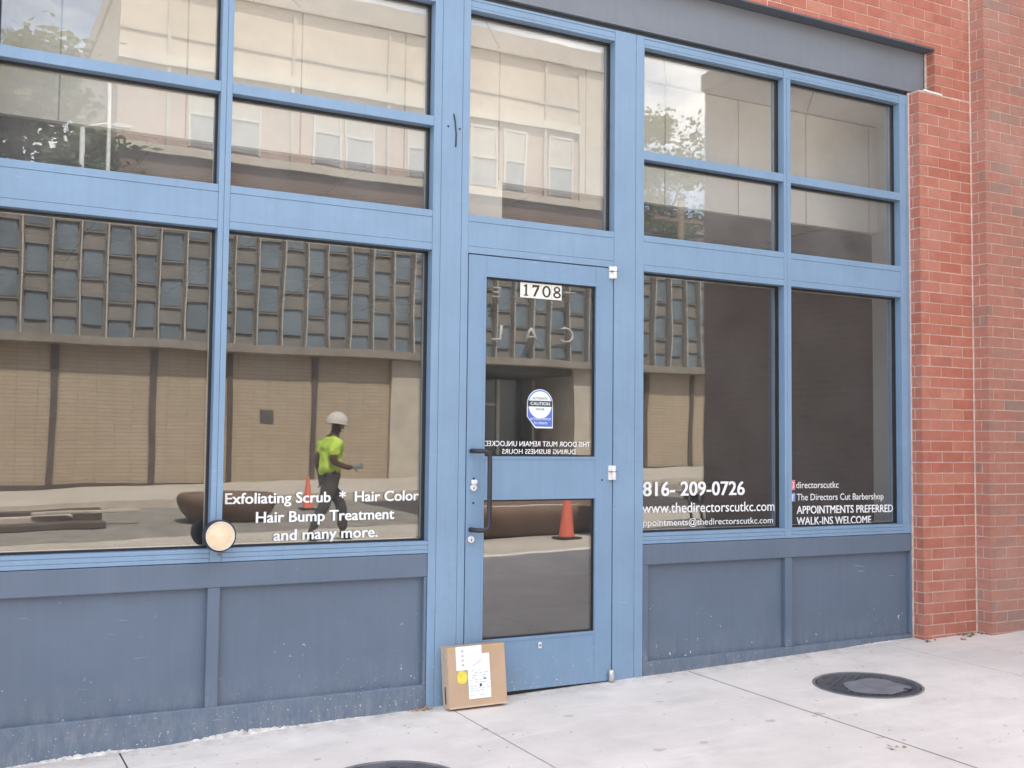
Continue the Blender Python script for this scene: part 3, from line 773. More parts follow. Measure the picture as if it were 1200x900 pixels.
# number plate
npz0, npz1, npx0, npx1 = 1.2965, 1.3785, 0.323, 0.583
m = MB(); m.box(npx0, npx1, 0.0195, 0.0212, npz0, npz1); plate = m.build('number_plate', M['plate_w'], door)
def serif_digits(parent):
    m = MB(); y0, y1 = 0.0178, 0.0192
    def poly(pts, holes=None): 
        n = len(pts); A = [m.bm.verts.new((p[0], y0, p[1])) for p in pts]; B = [m.bm.verts.new((p[0], y1, p[1])) for p in pts]
        m.bm.faces.new(A); m.bm.faces.new(list(reversed(B)))
        for i in range(n): m.bm.faces.new((A[i], B[i], B[(i + 1) % n], A[(i + 1) % n]))
    def ringp(cx, cz, rx, rz, tx, tz, n=28):
        for i in range(n):
            a0, a1 = 2 * math.pi * i / n, 2 * math.pi * (i + 1) / n
            poly([(cx + rx * math.cos(a0), cz + rz * math.sin(a0)), (cx + rx * math.cos(a1), cz + rz * math.sin(a1)), (cx + (rx - tx) * math.cos(a1), cz + (rz - tz) * math.sin(a1)), (cx + (rx - tx) * math.cos(a0), cz + (rz - tz) * math.sin(a0))])
    zb, zt = npz0 + 0.010, npz1 - 0.009; h = zt - zb
    x = npx0 + 0.020
    poly([(x + 0.010, zb + 0.006), (x + 0.021, zb + 0.006), (x + 0.021, zt), (x + 0.013, zt), (x + 0.001, zt - 0.008), (x + 0.001, zt - 0.014), (x + 0.010, zt - 0.012)])
    poly([(x + 0.002, zb), (x + 0.029, zb), (x + 0.029, zb + 0.006), (x + 0.002, zb + 0.006)])
    x = npx0 + 0.075
    poly([(x, zt), (x + 0.044, zt), (x + 0.044, zt - 0.008), (x + 0.040, zt - 0.012), (x, zt - 0.012)])
    poly([(x, zt - 0.012), (x + 0.006, zt - 0.012), (x + 0.004, zt - 0.018), (x, zt - 0.018)])
    poly([(x + 0.029, zt - 0.0125), (x + 0.043, zt - 0.0125), (x + 0.017, zb), (x + 0.004, zb)])
    ringp(npx0 + 0.163, zb + h / 2, 0.0265, h / 2 + 0.001, 0.0115, 0.009)
    cx = npx0 + 0.230
    ringp(cx, zt - h * 0.25, 0.0205, h * 0.255, 0.0095, 0.0075); ringp(cx, zb + h * 0.265, 0.0245, h * 0.275, 0.0105, 0.0085)
    m.build('numerals', M['numeral'], parent)
serif_digits(door)
m = MB()
for x_ in (0.065, 0.130, 0.196): m.box(npx0 + x_ - 0.0006, npx0 + x_ + 0.0006, 0.0190, 0.0194, npz0, npz1)
m.build('plate_seam', M['stone'], door)
# caution sticker, its lower left corner torn off
sx0, sx1, sz0, sz1 = 0.372, 0.534, 0.588, 0.800
cx, rad = (sx0 + sx1) / 2, (sx1 - sx0) / 2
def flat(name, pts, y, mat, parent, th=0.0005):
    m = MB(); A = [m.bm.verts.new((p[0], y - th, p[1])) for p in pts]; B = [m.bm.verts.new((p[0], y, p[1])) for p in pts]
    m.bm.faces.new(A); m.bm.faces.new(list(reversed(B))); n = len(pts)
    for i in range(n): m.bm.faces.new((A[i], B[i], B[(i + 1) % n], A[(i + 1) % n]))
    return m.build(name, mat, parent)
arcp = [(cx + rad * math.cos(a), sz1 - rad + rad * math.sin(a)) for a in [math.pi * i / 20 for i in range(21)]]
yk = 0.0215
flat('sticker', arcp + [(sx0, sz0 + 0.062), (sx0 + 0.05, sz0 + 0.003), (sx0 + 0.055, sz0), (sx1, sz0)], yk, M['stick_w'], door)
k = 0.004; arc2 = [(cx + (rad - k) * math.cos(a), sz1 - rad + (rad - k) * math.sin(a)) for a in [math.pi * i / 20 for i in range(21)]]
flat('sticker_field', arc2 + [(sx0 + k, sz0 + 0.062), (sx0 + 0.054, sz0 + 0.008), (sx1 - k, sz0 + 0.008)], yk - 0.0006, M['stick_b'], door)
r2 = rad - 0.009; zc = sz1 - rad - 0.004
flat('sticker_disc', [(cx + r2 * math.cos(2 * math.pi * i / 36), zc + r2 * 1.03 * math.sin(2 * math.pi * i / 36)) for i in range(36)], yk - 0.0012, M['stick_w'], door)
flat('sticker_band', [(sx0 + 0.004, zc - 0.010), (sx1 - 0.004, zc - 0.010), (sx1 - 0.004, zc + 0.022), (sx0 + 0.004, zc + 0.022)], yk - 0.0018, M['stick_k'], door)
yt = yk - 0.0026
text('sticker_lettering', 'AUTOMATIC', cx - 0.048, cx + 0.048, zc + 0.029, 0.012, yt, M['stick_k'], door, 0.005)
text('sticker_lettering', 'CAUTION', cx - 0.060, cx + 0.060, zc - 0.002, 0.0165, yt, M['stick_w'], door, 0.02)
text('sticker_lettering', 'DOOR', cx - 0.027, cx + 0.027, zc - 0.030, 0.012, yt, M['stick_k'], door, 0.005)
text('sticker_lettering', 'ACTIVATE SWITCH', cx - 0.062, cx + 0.066, sz0 + 0.044, 0.012, yt, M['stick_w'], door, 0.01)
text('sticker_lettering', 'TO OPERATE', cx - 0.040, cx + 0.045, sz0 + 0.021, 0.012, yt, M['stick_w'], door, 0.01)
text('door_lettering', 'THIS DOOR MUST REMAIN UNLOCKED', 0.112, 0.776, 0.489, 0.027, 0.0208, M['vinyl'], door, 0.008, True)
text('door_lettering', 'DURING BUSINESS HOURS', 0.222, 0.680, 0.448, 0.025, 0.0208, M['vinyl'], door, 0.008, True)

# inside the shop --------------------------------------------------------------
YP = 0.58
m = MB(); m.box(-6, 3.60, YP, YP + 0.05, 2.066, 2.87); P(m.build('soffit_panel', M['drywall'], shop))
m = MB(); m.box(-6, 3.60, FB + 0.005, YP - 0.002, 2.862, 2.90); P(m.build('soffit_ceiling', M['drywall'], shop))
m = MB()
x = 3.52
while x > -6:
    m.box(x - 0.004, x + 0.004, YP - 0.0025, YP + 0.001, 2.07, 2.858); x -= 0.61
m.box(-6, 3.59, YP - 0.004, YP - 0.0003, 2.852, 2.8615)
P(m.build('soffit_seam', M['seam'], shop))
m = MB()
for k_ in range(-4, 4):
    x = 0.3 + 1.22 * k_; m.box(x - 0.003, x + 0.003, FB + 0.01, YP, 2.858, 2.8625, Matrix.Translation((x, 0.35, 0)) @ Matrix.Rotation(R(-38), 4, 'Z') @ Matrix.Translation((-x, -0.35, 0)))
P(m.build('ceiling_seam', M['seam'], shop))
m = MB(); m.box(-6, 3.60, YP + 0.05, 7.0, 2.066, 2.11); P(m.build('interior_ceiling', M['ceil'], shop))
m = MB()
for k_ in range(-5, 4): m.box(-0.35 + k_ * 1.15, -0.335 + k_ * 1.15, YP + 0.06, 7.0, 2.058, 2.0655)
for k_ in range(5): m.box(-6, 3.6, 1.4 + k_ * 1.2, 1.415 + k_ * 1.2, 2.0585, 2.065)
P(m.build('ceiling_grid', M['dark_in'], shop))
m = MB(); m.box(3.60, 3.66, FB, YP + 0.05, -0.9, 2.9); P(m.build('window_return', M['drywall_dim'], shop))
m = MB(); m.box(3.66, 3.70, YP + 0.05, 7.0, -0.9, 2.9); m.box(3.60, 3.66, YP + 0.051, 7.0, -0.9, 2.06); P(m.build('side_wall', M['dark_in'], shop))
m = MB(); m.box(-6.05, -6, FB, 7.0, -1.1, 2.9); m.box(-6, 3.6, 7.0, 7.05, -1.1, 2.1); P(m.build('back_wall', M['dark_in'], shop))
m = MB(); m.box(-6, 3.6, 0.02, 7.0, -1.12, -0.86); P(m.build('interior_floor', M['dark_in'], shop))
m = MB(); m.box(0.02, 0.455, 0.50, 0.56, 1.55, 2.05); P(m.build('entry_header', M['drywall'], shop))

# ------------------------------------------------------------------ drum on the mullion foot
pd = at(258.3, 628.3, -0.082)
dr = empty('wall_drum', (pd.x, 0.0, pd.z)); tag(dr, 'black round drum with pale tan face at the foot of a window mullion', 'drum')
Mx = Matrix.Rotation(R(90), 4, 'X')
m = MB(); m.lathe([(0.060, 0.008), (0.069, 0.014), (0.0705, 0.02), (0.0705, 0.062), (0.0735, 0.064), (0.0735, 0.078), (0.0708, 0.082), (0.0655, 0.082), (0.0655, 0.078)], 48, Mx); m.build('drum_body', M['black'], dr)
m = MB(); m.lathe([(0.0645, 0.0785), (0.0645, 0.0800), (0.061, 0.081), (0.0, 0.0815)], 48, Mx, cap=False); m.build('drum_face', M['tan_disc'], dr)
m = MB(); m.lathe([(0.0660, 0.0815), (0.0660, 0.0838), (0.0628, 0.0838), (0.0628, 0.0815)], 48, Mx, cap=False); m.build('face_ring', M['bright'], dr)
m = MB(); m.box(-0.02, 0.055, -0.006, 0.0, -0.06, 0.05); m.box(-0.018, 0.018, -0.03, -0.004, -0.018, 0.018); m.box(0.010, 0.022, -0.008, 0.0, -0.098, -0.058)
m.build('bracket', M['iron_ring'], dr, bevel=0.002)

# ------------------------------------------------------------------ cardboard box leaning on the door frame
bxo = empty('cardboard_box', (0.026, -0.094, gz(0.03, -0.09) + 0.006)); tag(bxo, 'flat brown cardboard parcel leaning on the door frame', 'box')
bxo.rotation_euler = (R(-6.0), R(-1.8), R(-5.5))
bwid, bh_, bd = 0.312, 0.302, 0.105
m = MB(); m.box(-bwid / 2, bwid / 2, -bd / 2, bd / 2, 0, bh_); m.build('carton', M['card'], bxo, bevel=0.004)
m = MB(); m.box(-bwid / 2 + 0.002, bwid / 2 - 0.002, -bd / 2 - 0.0012, -bd / 2 + 0.004, 0.0, 0.008); m.box(-bwid / 2 - 0.0012, -bwid / 2 + 0.004, -bd / 2 + 0.004, bd / 2 - 0.004, 0.0, 0.30)
m.build('flap_edge', M['card_edge'], bxo, bevel=0.001)
m = MB(); m.box(-bwid / 2 - 0.0025, -bwid / 2 - 0.0008, -0.006, 0.010, 0.02, 0.105); m.build('slot', M['card_dark'], bxo)
m = MB(); m.box(-bwid / 2 + 0.003, bwid / 2 - 0.003, -bd / 2 - 0.0010, -bd / 2 + 0.003, bh_ - 0.03, bh_ - 0.003); m.box(-bwid / 2 + 0.003, bwid / 2 - 0.003, -bd / 2 + 0.003, 0.02, bh_ - 0.001, bh_ + 0.0008); m.build('tape', M['tape'], bxo)
yf = -bd / 2
def lab(name, x0, x1, z0, z1, y, mat, tilt=0.0, parent=bxo):
    m = MB(); c = Vector(((x0 + x1) / 2, 0, (z0 + z1) / 2))
    m.box(x0, x1, y - 0.0004, y, z0, z1, Matrix.Translation(c) @ Matrix.Rotation(R(tilt), 4, 'Y') @ Matrix.Translation(-c)); return m.build(name, mat, parent)
l1 = lab('shipping_label', -0.112, 0.028, 0.185, 0.302, yf - 0.0014, M['paper'])
l2 = lab('shipping_label', -0.052, 0.068, 0.040, 0.260, yf - 0.0022, M['paper'])
m = MB(); rr = random.Random(4)
for r0 in range(11):
    z = 0.055 + r0 * 0.0115 + (0.006 if r0 > 4 else 0); x = -0.045 + rr.uniform(0, 0.012)
    while x < 0.05:
        w = rr.uniform(0.006, 0.02)
        if rr.random() < 0.62: m.box(x, x + w, yf - 0.0032, yf - 0.0027, z, z + 0.0035)
        x += w + rr.uniform(0.003, 0.012)
for i in range(4): m.box(-0.082, -0.070, yf - 0.0024, yf - 0.0019, 0.205 + i * 0.023, 0.215 + i * 0.023)
c = Vector((0.0, 0, 0.215)); m.box(-0.03, 0.032, yf - 0.0032, yf - 0.0027, 0.214, 0.217, Matrix.Translation(c) @ Matrix.Rotation(R(-30), 4, 'Y') @ Matrix.Translation(-c))
m.build('label_print', M['ink'], bxo)
m = MB(); m.box(0.008, 0.020, yf - 0.0033, yf - 0.0027, 0.098, 0.112); m.box(0.03, 0.045, yf - 0.0033, yf - 0.0027, 0.132, 0.138); m.build('label_mark', M['ink_dark'], bxo)
m = MB(); pts = []
for i in range(26):
    a = 2 * math.pi * i / 26; r0 = 0.027 * (1 + 0.22 * noise.noise(Vector((math.cos(a) * 2, math.sin(a) * 2, 5.0))) + (0.1 if i % 3 == 0 else 0))
    pts.append((-0.083 + r0 * math.cos(a), 0.150 + r0 * 1.2 * math.sin(a)))
flat('yellow_sticker', pts, yf - 0.0016, M['yellow'], bxo)

# ------------------------------------------------------------------ litter and weed at the foot of the wall
def leafbit(name, x, y, s, mat, label, cat, n, seed):
    r = random.Random(seed); m = MB()
    for i in range(n):
        a = r.uniform(0, 6.28); dx, dy = r.uniform(-s, s), r.uniform(-s * 0.35, s * 0.35)
        p = Vector((x + dx, y + dy, gz(x + dx, y + dy) + 0.003)); u = Vector((math.cos(a), math.sin(a), r.uniform(0, 0.5))) * r.uniform(0.012, 0.03); v = Vector((-math.sin(a), math.cos(a), r.uniform(0, 0.6))) * 0.009
        m.quad([p, p + u * 0.5 + v, p + u, p + u * 0.5 - v])
    return tag(m.build(name, mat), label, cat, kind='stuff' if name == 'leaf_litter' else None)
leafbit('leaf_litter', 1.34, -1.62, 0.035, M['leaf_dry'], 'small brown dry leaf scraps on the pavement near the bottom edge', 'leaf litter', 5, 2)
leafbit('weed', 3.70, -0.125, 0.09, M['weed'], 'low green weed in the corner of the brick wall', 'weed', 26, 3)
leafbit('leaf_litter', -0.25, -0.03, 0.06, M['leaf_dry'], 'brown leaf scraps at the foot of the slate panel by the door post', 'leaf litter', 14, 8)
leafbit('leaf_litter', 3.30, -0.13, 0.06, M['leaf_dry'], 'brown leaf scraps at the foot of the red brick jamb', 'leaf litter', 12, 9)
leafbit('leaf_litter', 3.52, -0.20, 0.03, M['leaf_dry'], 'few curled dark leaf scraps on the pavement below the brick wall', 'leaf litter', 6, 11)

# ------------------------------------------------------------------ the wing of the next building, right, out of direct view
wg = empty('neighbour_building', (9, -3, -0.8)); tag(wg, 'dark brown brick wing reflected in the right hand windows', 'building')
def rel(o, e): o.location = -Vector(e.location); return o
m = MB(); m.box(5.56, 14, -4.95, -0.21, -1.4, 4.75); rel(m.build('brick_wall', M['brick_wing'], wg), wg)
m = MB(); m.box(5.52, 14.04, -4.99, -0.21, 4.75, 4.95); rel(m.build('coping', M['stone'], wg), wg)

# ------------------------------------------------------------------ across the street: concrete screen building
D0 = 22.0; YF = 2 * GY - D0                                                 # face of its ground floor
cv = empty('office_building', (8, YF, -0.6)); tag(cv, 'low office building with staggered blue panes and pale fins over tan tiled bays', 'building')
XA, XB = -9.0, 30.0
EX0, EX1 = 10.2, 13.99                                                        # entrance recess
def cb(name, boxes, mat, parent=cv, bevel=0.0):
    m = MB()
    for b in boxes: m.box(*b)
    o = m.build(name, mat, parent, bevel=bevel)
    if parent is cv: o.location = -Vector(cv.location)
    return o
cb('tiled_wall', [(XA, EX0 - 1.96, YF - 8, YF, -1.6, 2.7), (EX1 + 0.68, XB, YF - 8, YF, -1.6, 2.7)], M['tile_tan'])
PIL = [-5.2, -2.5, -0.10, 2.19, 3.99, 6.19, 16.6, 18.33, 20.6, 22.8]
for x in PIL: cb('pilaster', [(x - 0.075, x + 0.075, YF - 0.01, YF + 0.05, -0.9, 2.68)], M['wood_dark'])
cb('plinth', [(XA, EX0 - 1.97, YF + 0.001, YF + 0.08, -1.6, -0.56 + 0.02), (EX1 + 0.70, XB, YF + 0.001, YF + 0.08, -1.6, -0.16)], M['wood_dark'])
cb('entrance_pier', [(EX0 - 1.95, EX0, YF - 3, YF + 0.12, -1.2, 2.7), (EX1 - 0.10, EX1 + 0.55, YF - 3, YF + 0.12, -1.2, 2.7)], M['stone_pale'])
cb('entrance_recess', [(EX0, EX1 - 0.1, YF - 3.2, YF - 3, -1.2, 2.7), (EX0, EX1 - 0.1, YF - 3, YF, 2.5, 2.7), (EX0, EX1 - 0.1, YF - 3.0, YF, -1.2, -0.55)], M['recess'])
eg = cb('entrance_glazing', [(EX0 + 0.02, 13.0, YF - 1.7, YF - 1.66, -0.5, 2.4)], M['pane_dark'])
mm = MB()
for x in (11.0, 12.35, 13.55): mm.box(x - 0.05, x + 0.05, YF - 1.66, YF - 1.6, -0.5, 2.4)
mm.box(EX0 + 0.03, 12.35, YF - 1.66, YF - 1.605, 1.62, 1.70)
mm.build('glazing_bar', M['alu'], eg)
cb('hatch', [(4.98 - 0.16, 4.98 + 0.16, YF + 0.002, YF + 0.03, 0.98, 1.30)], M['recess'])
cb('ledge', [(XA, XB, YF - 0.5, YF + 0.42, 2.70, 2.90)], M['stone'], bevel=0.01)
SCR = 6.55
cb('upper_wall', [(XA, XB, YF - 8, YF - 0.02, 2.90, SCR)], M['bay_back'])
cb('roof_edge', [(XA - 0.1, XB + 0.1, YF - 8, YF + 0.36, SCR, SCR + 0.14)], M['stone'])
PITCH = 0.605; nb = 0; x = -0.2 - PITCH * 14
VIS = lambda xx: (-1.5 < xx < 9.0) or (11.0 < xx < 15.0) or (16.4 < xx < 19.2)
spare_win = MB(); spare_fin = MB(); spare_sp = MB(); k_ = 0
patt = [0.50, 0.26, -0.12, 0.30, -0.16]
nfin = 0
while x < XB - 0.5:
    seq = (0.32 if k_ % 2 else -0.24) + rng.uniform(-0.07, 0.07)
    vis = VIS(x)
    fin = (x - 0.015, x + 0.015, YF - 0.015, YF + 0.26, 2.90, SCR - 0.002)
    if vis and nfin < 100: cb('fin', [fin], M['fin']); nfin += 1
    else: spare_fin.box(*fin)
    z = 2.905 + seq
    while z < SCR - 0.05:
        a, b = x + 0.085, x + PITCH - 0.085
        z0, z1 = max(2.905, z), min(SCR - 0.02, z + 0.66)
        if z1 - z0 > 0.08:
            if vis: cb('window', [(a, b, YF - 0.015, YF + 0.03, z0, z1)], M['pane_blue'])
            else: spare_win.box(a, b, YF - 0.015, YF + 0.03, z0, z1)
        s0, s1 = z + 0.66, z + 0.66 + 0.46
        # projecting spandrel with thin hood and sill that throw the dark lines
        spare_sp.box(a - 0.02, b + 0.02, YF - 0.015, YF + 0.028, s0 + 0.045, min(SCR - 0.01, s1 - 0.07)) if s0 + 0.12 < SCR else None
        for q in (s0, s1 - 0.06):
            if q + 0.05 < SCR: spare_sp.box(a - 0.03, b + 0.03, YF - 0.015, YF + 0.075, q, q + 0.035)
        z += 1.12
    x += PITCH; k_ += 1
o = spare_win.build('windows_beyond', M['pane_blue'], cv); o.location = -Vector(cv.location); o['kind'] = 'stuff'
o = spare_fin.build('fins_beyond', M['fin'], cv); o.location = -Vector(cv.location); o['kind'] = 'stuff'
o = spare_sp.build('spandrels', M['spandrel'], cv); o.location = -Vector(cv.location)
def letter(ch, px, y0, y1, w):
    a = mir(px, y1, D0 - 0.35); b = mir(px, y0, D0 - 0.35); h = b.z - a.z
    t_ = text('letter', ch, a.x - w * h / 2, a.x + w * h / 2, a.z, h, 0, M['letter'], None, 0.0, True, 0, 0.04, 0.006)
    for v in t_.data.vertices: v.co.y = YF + 0.34
    t_.parent = cv; t_.location = -Vector(cv.location)
for ch, px, y0, y1, w in (('C', 663.5, 384, 402.5, 0.9), ('A', 621.5, 384, 401.5, 1.1), ('L', 580, 380, 399, 0.7), ('T', 667, 342, 355.5, 1.1), ('E', 579, 336, 348, 0.9)): letter(ch, px, y0, y1, w)

# ------------------------------------------------------------------ behind it: tall old building
D1 = 34.0; YT = 2 * GY - D1
tb = empty('brick_building', (12, YT, -0.5)); tag(tb, 'tall old building with beige stucco top and rows of sash windows', 'building')
def tbx(name, boxes, mat, parent=tb, bevel=0.0):
    m = MB()
    for b in boxes: m.box(*b)
    o = m.build(name, mat, parent, bevel=bevel)
    if parent is tb: o.location = -Vector(tb.location)
    return o
TX0, TX1 = 2.7, 22.7
tbx('lower_wall', [(TX0, TX1, YT - 14, YT, -2, 10.55)], M['brick_low'])
tbx('middle_wall', [(TX0, TX1 - 1.2, YT - 14, YT, 10.85, 13.75)], M['brick_far'])
tbx('corner_pier', [(TX1 - 1.2, TX1, YT - 14, YT + 0.12, 10.85, 16.6)], M['stone_pale'])
tbx('sill_course', [(TX0 - 0.05, TX1 + 0.05, YT - 14, YT + 0.2, 10.55, 10.85)], M['cream'], bevel=0.02)
tbx('upper_wall', [(TX0, TX1 - 1.2, YT - 14, YT + 0.05, 13.75, 16.6)], M['stucco'])
tbx('string_course', [(TX0 - 0.02, TX1 - 1.2, YT, YT + 0.22, 13.75, 14.1)], M['cream'])
tbx('string_course', [(TX0 - 0.02, TX1 - 1.2, YT + 0.04, YT + 0.12, 14.85, 14.95)], M['stucco_g'])
tbx('cornice', [(TX0 - 0.1, TX1 + 0.1, YT - 14, YT + 0.3, 16.6, 17.45)], M['stucco_g'])
for x in (4.4, 8.9, 12.7, 19.8): tbx('downpipe', [(x - 0.06, x + 0.06, YT + 0.05, YT + 0.16, 10.85, 16.6)], M['stucco_g'])
for cxw in (5.7, 7.2, 10.3, 11.6, 14.1, 16.9, 18.35, 20.6):
    w = tbx('window', [(cxw - 0.52, cxw + 0.52, YT - 0.02, YT + 0.04, 11.0, 13.45)], M['pane_far'])
    mm = MB()
    for bb in ((cxw - 0.58, cxw - 0.50, YT, YT + 0.09, 10.95, 13.5), (cxw + 0.50, cxw + 0.58, YT, YT + 0.09, 10.95, 13.5), (cxw - 0.5, cxw + 0.5, YT, YT + 0.09, 13.4, 13.5), (cxw - 0.5, cxw + 0.5, YT, YT + 0.09, 12.15, 12.25)): mm.box(*bb)
    mm.build('sash', M['sash'], w)
    bl = MB(); bl.box(cxw - 0.49, cxw + 0.49, YT + 0.041, YT + 0.06, 12.26, 13.39); bl.build('blind', M['fin'], w)
# low brick building far right
lb = empty('low_brick_building', (40, -38, -0.5)); tag(lb, 'low red brick building behind the utility pole', 'building')
p0 = mir(803, 273, 34); p1 = mir(828, 276, 34)
m = MB(); m.box(p0.x, p1.x + 6, 2 * GY - 40, 2 * GY - 34, -2, p0.z); rel(m.build('brick_wall', M['brick_low'], lb), lb)
m = MB(); m.box(p0.x - 0.1, p1.x + 6.1, 2 * GY - 40.1, 2 * GY - 33.9, p0.z, p0.z + 0.2); rel(m.build('coping', M['stone'], lb), lb)

# utility pole and lamp posts
p = mir(797, 236, 29); up = empty('utility_pole', (p.x, p.y, -0.4)); tag(up, 'brown timber utility pole with cross arm and wires', 'utility pole')
m = MB(); m.tube([(0, 0, -0.5), (0, 0, p.z + 0.4)], [0.17, 0.13], 10); m.build('pole', M['pole'], up)
za = mir(797, 258, 29).z + 0.4
m = MB(); m.box(-1.3, 1.3, -0.06, 0.06, za - 0.07, za + 0.07); m.build('cross_arm', M['pole'], up)
for xx in (-1.2, -0.75, 0.75, 1.2):
    m = MB(); m.lathe([(0.05, 0), (0.07, 0.06), (0.04, 0.12), (0.06, 0.17)], 10, Matrix.Translation((xx, 0, za + 0.07))); m.build('insulator', M['black'], up)
for xx in (-1.2, 0.75, 1.2):
    m = MB(); m.tube([(xx, 0, za + 0.2), (xx + 14, -7, za - 0.1), (xx + 30, -15, za + 1.0)], 0.015, 5); m.build('wire', M['black'], up)
for i, (px, t0, lab_) in enumerate(((128, 96, 'tall pale lamp post left of the stucco building'), (97, 150, 'shorter pale lamp post by the leafy tree'))):
    p = mir(px, t0, 27); o = empty('lamp_post', (p.x, p.y, -0.8)); tag(o, lab_, 'lamp post', 'lamp posts behind the office building')
    m = MB(); m.tube([(0, 0, 0), (0, 0, p.z + 0.8)], [0.09, 0.055], 10); m.build('post', M['pole_w'], o)
    m = MB(); m.tube([(0, 0, p.z + 0.8), (0.5, 0, p.z + 1.0), (0.95, 0, p.z + 1.0)], 0.04, 8); m.box(0.8, 1.3, -0.12, 0.12, p.z + 0.95, p.z + 1.06); m.build('lamp_head', M['pole_w'], o)

# trees across the street
def tree(x, y, z0, h, rad, label, seed, mat, nleaf=16000, ls=0.17):
    r = random.Random(seed); e = empty('leafy_tree', (x, y, z0)); tag(e, label, 'tree', 'trees across the street')
    t_ = MB(); t_.tube([(0, 0, 0), (0.1, 0.05, h * 0.25), (0.0, 0.1, h * 0.5), (0.1, 0, h * 0.8)], [0.32, 0.25, 0.17, 0.05], 10)
    clumps = []
    for i in range(80):
        a = r.uniform(0, 6.283); u = r.random()
        zc = h * (0.34 + 0.60 * u); rr = rad * (0.30 + 0.70 * math.sin(math.pi * min(1, 0.22 + 0.74 * u))) * r.random() ** 0.6
        c = Vector((rr * math.cos(a), rr * math.sin(a), zc)); clumps.append((c, rad * r.uniform(0.18, 0.36)))
        if i < 14: t_.tube([(0.05, 0.05, h * (0.2 + 0.4 * u)), c * 0.55 + Vector((0, 0, zc * 0.35)), c], [0.10, 0.06, 0.02], 6)
    t_.build('trunk', M['bark'], e)
    m = MB()
    for i in range(nleaf):
        c, cr_ = clumps[r.randrange(len(clumps))]
        d = Vector((r.gauss(0, 1), r.gauss(0, 1), r.gauss(0, 0.8))).normalized() * cr_ * abs(r.gauss(0.6, 0.38))
        p = c + d
        u = Vector((r.gauss(0, 1), r.gauss(0, 1), r.gauss(0, 0.6))).normalized(); v = u.cross(Vector((r.gauss(0, 1), r.gauss(0, 1), r.gauss(0, 1)))).normalized()
        s_ = ls * r.uniform(0.6, 1.3)
        m.quad([p - u * s_, p + v * s_ * 0.55, p + u * s_, p - v * s_ * 0.55])
    m.build('crown', mat, e)
    return e
tree(-0.6, -29.5, -0.8, 13.6, 3.0, 'tall green tree left of the stucco building, nearest to it', 11, M['leaf'])
tree(-5.2, -31.0, -0.8, 13.0, 3.4, 'green tree at the far left, beyond the nearest tree', 12, M['leaf2'])
pt = mir(771, 116, 37)
tree(pt.x, pt.y, -0.3, pt.z + 0.3, 3.3, 'tall yellow green tree left of the utility pole', 13, M['leaf2'], 14000, 0.15)
pt = mir(768, 246, 33)
tree(pt.x, pt.y, -0.3, pt.z + 0.3, 2.2, 'low dark green tree in front of the tall yellow green one', 14, M['leaf'])

# ------------------------------------------------------------------ street things seen in the glass
def cone(p, label):
    e = empty('traffic_cone', p); e.scale = (0.9, 0.9, 0.94); tag(e, label, 'traffic cone', 'orange traffic cones on the street')
    m = MB(); m.box(-0.18, 0.18, -0.18, 0.18, 0.0, 0.035); m.build('cone_base', M['rubber'], e, bevel=0.012)
    m = MB(); m.lathe([(0.145, 0.035), (0.135, 0.05), (0.034, 0.70), (0.028, 0.71), (0.02, 0.705)], 24); m.build('cone_body', M['orange'], e)
    return e
pc = mir(660, 629, 7.9); cone((pc.x, pc.y, gz(pc.x, pc.y)), 'orange traffic cone in front of the long brown planter')
pc = mir(362, 585, 15.5); cone((pc.x, pc.y, gz(pc.x, pc.y)), 'orange traffic cone behind the walking worker')
def planter(x, y, lx, ly, h, label):
    e = empty('planter', (x, y, gz(x, y) - 0.02)); tag(e, label, 'planter', 'brown planters along the street')
    prof = [(0.62, 0.0), (0.74, 0.05), (0.90, 0.18), (0.985, 0.32), (1.0, 0.39), (0.975, 0.45), (0.90, 0.485), (0.80, 0.47), (0.78, 0.40)]
    m = MB(); n = 40; rings = []
    for r_, z_ in prof:
        ring = []
        for i in range(n):
            a = 2 * math.pi * i / n; ca, sa = math.cos(a), math.sin(a)
            px_ = math.copysign(abs(ca) ** 0.45, ca); py_ = math.copysign(abs(sa) ** 0.8, sa)
            ring.append(m.bm.verts.new((px_ * (lx - ly * (1 - r_)), py_ * ly * r_, z_ * h / 0.485)))
        rings.append(ring)
    for a, b in zip(rings, rings[1:]):
        for i in range(n):
            f = m.bm.faces.new((a[i], a[(i + 1) % n], b[(i + 1) % n], b[i])); f.smooth = True
    m.build('planter_bowl', M['bowl'], e)
    m = MB(); m.bm.faces.new([m.bm.verts.new(v.co) if False else m.bm.verts.new((math.copysign(abs(math.cos(2 * math.pi * i / n)) ** 0.45, math.cos(2 * math.pi * i / n)) * (lx - ly * 0.2), math.copysign(abs(math.sin(2 * math.pi * i / n)) ** 0.8, math.sin(2 * math.pi * i / n)) * ly * 0.79, h * 0.86)) for i in range(n)])
    m.build('soil', M['crumb'], e)
planter(5.32, -9.0, 1.55, 0.72, 0.47, 'long brown planter behind the nearer orange cone')
planter(2.15, -14.1, 0.85, 0.7, 0.52, 'round brown planter left of the walking worker')
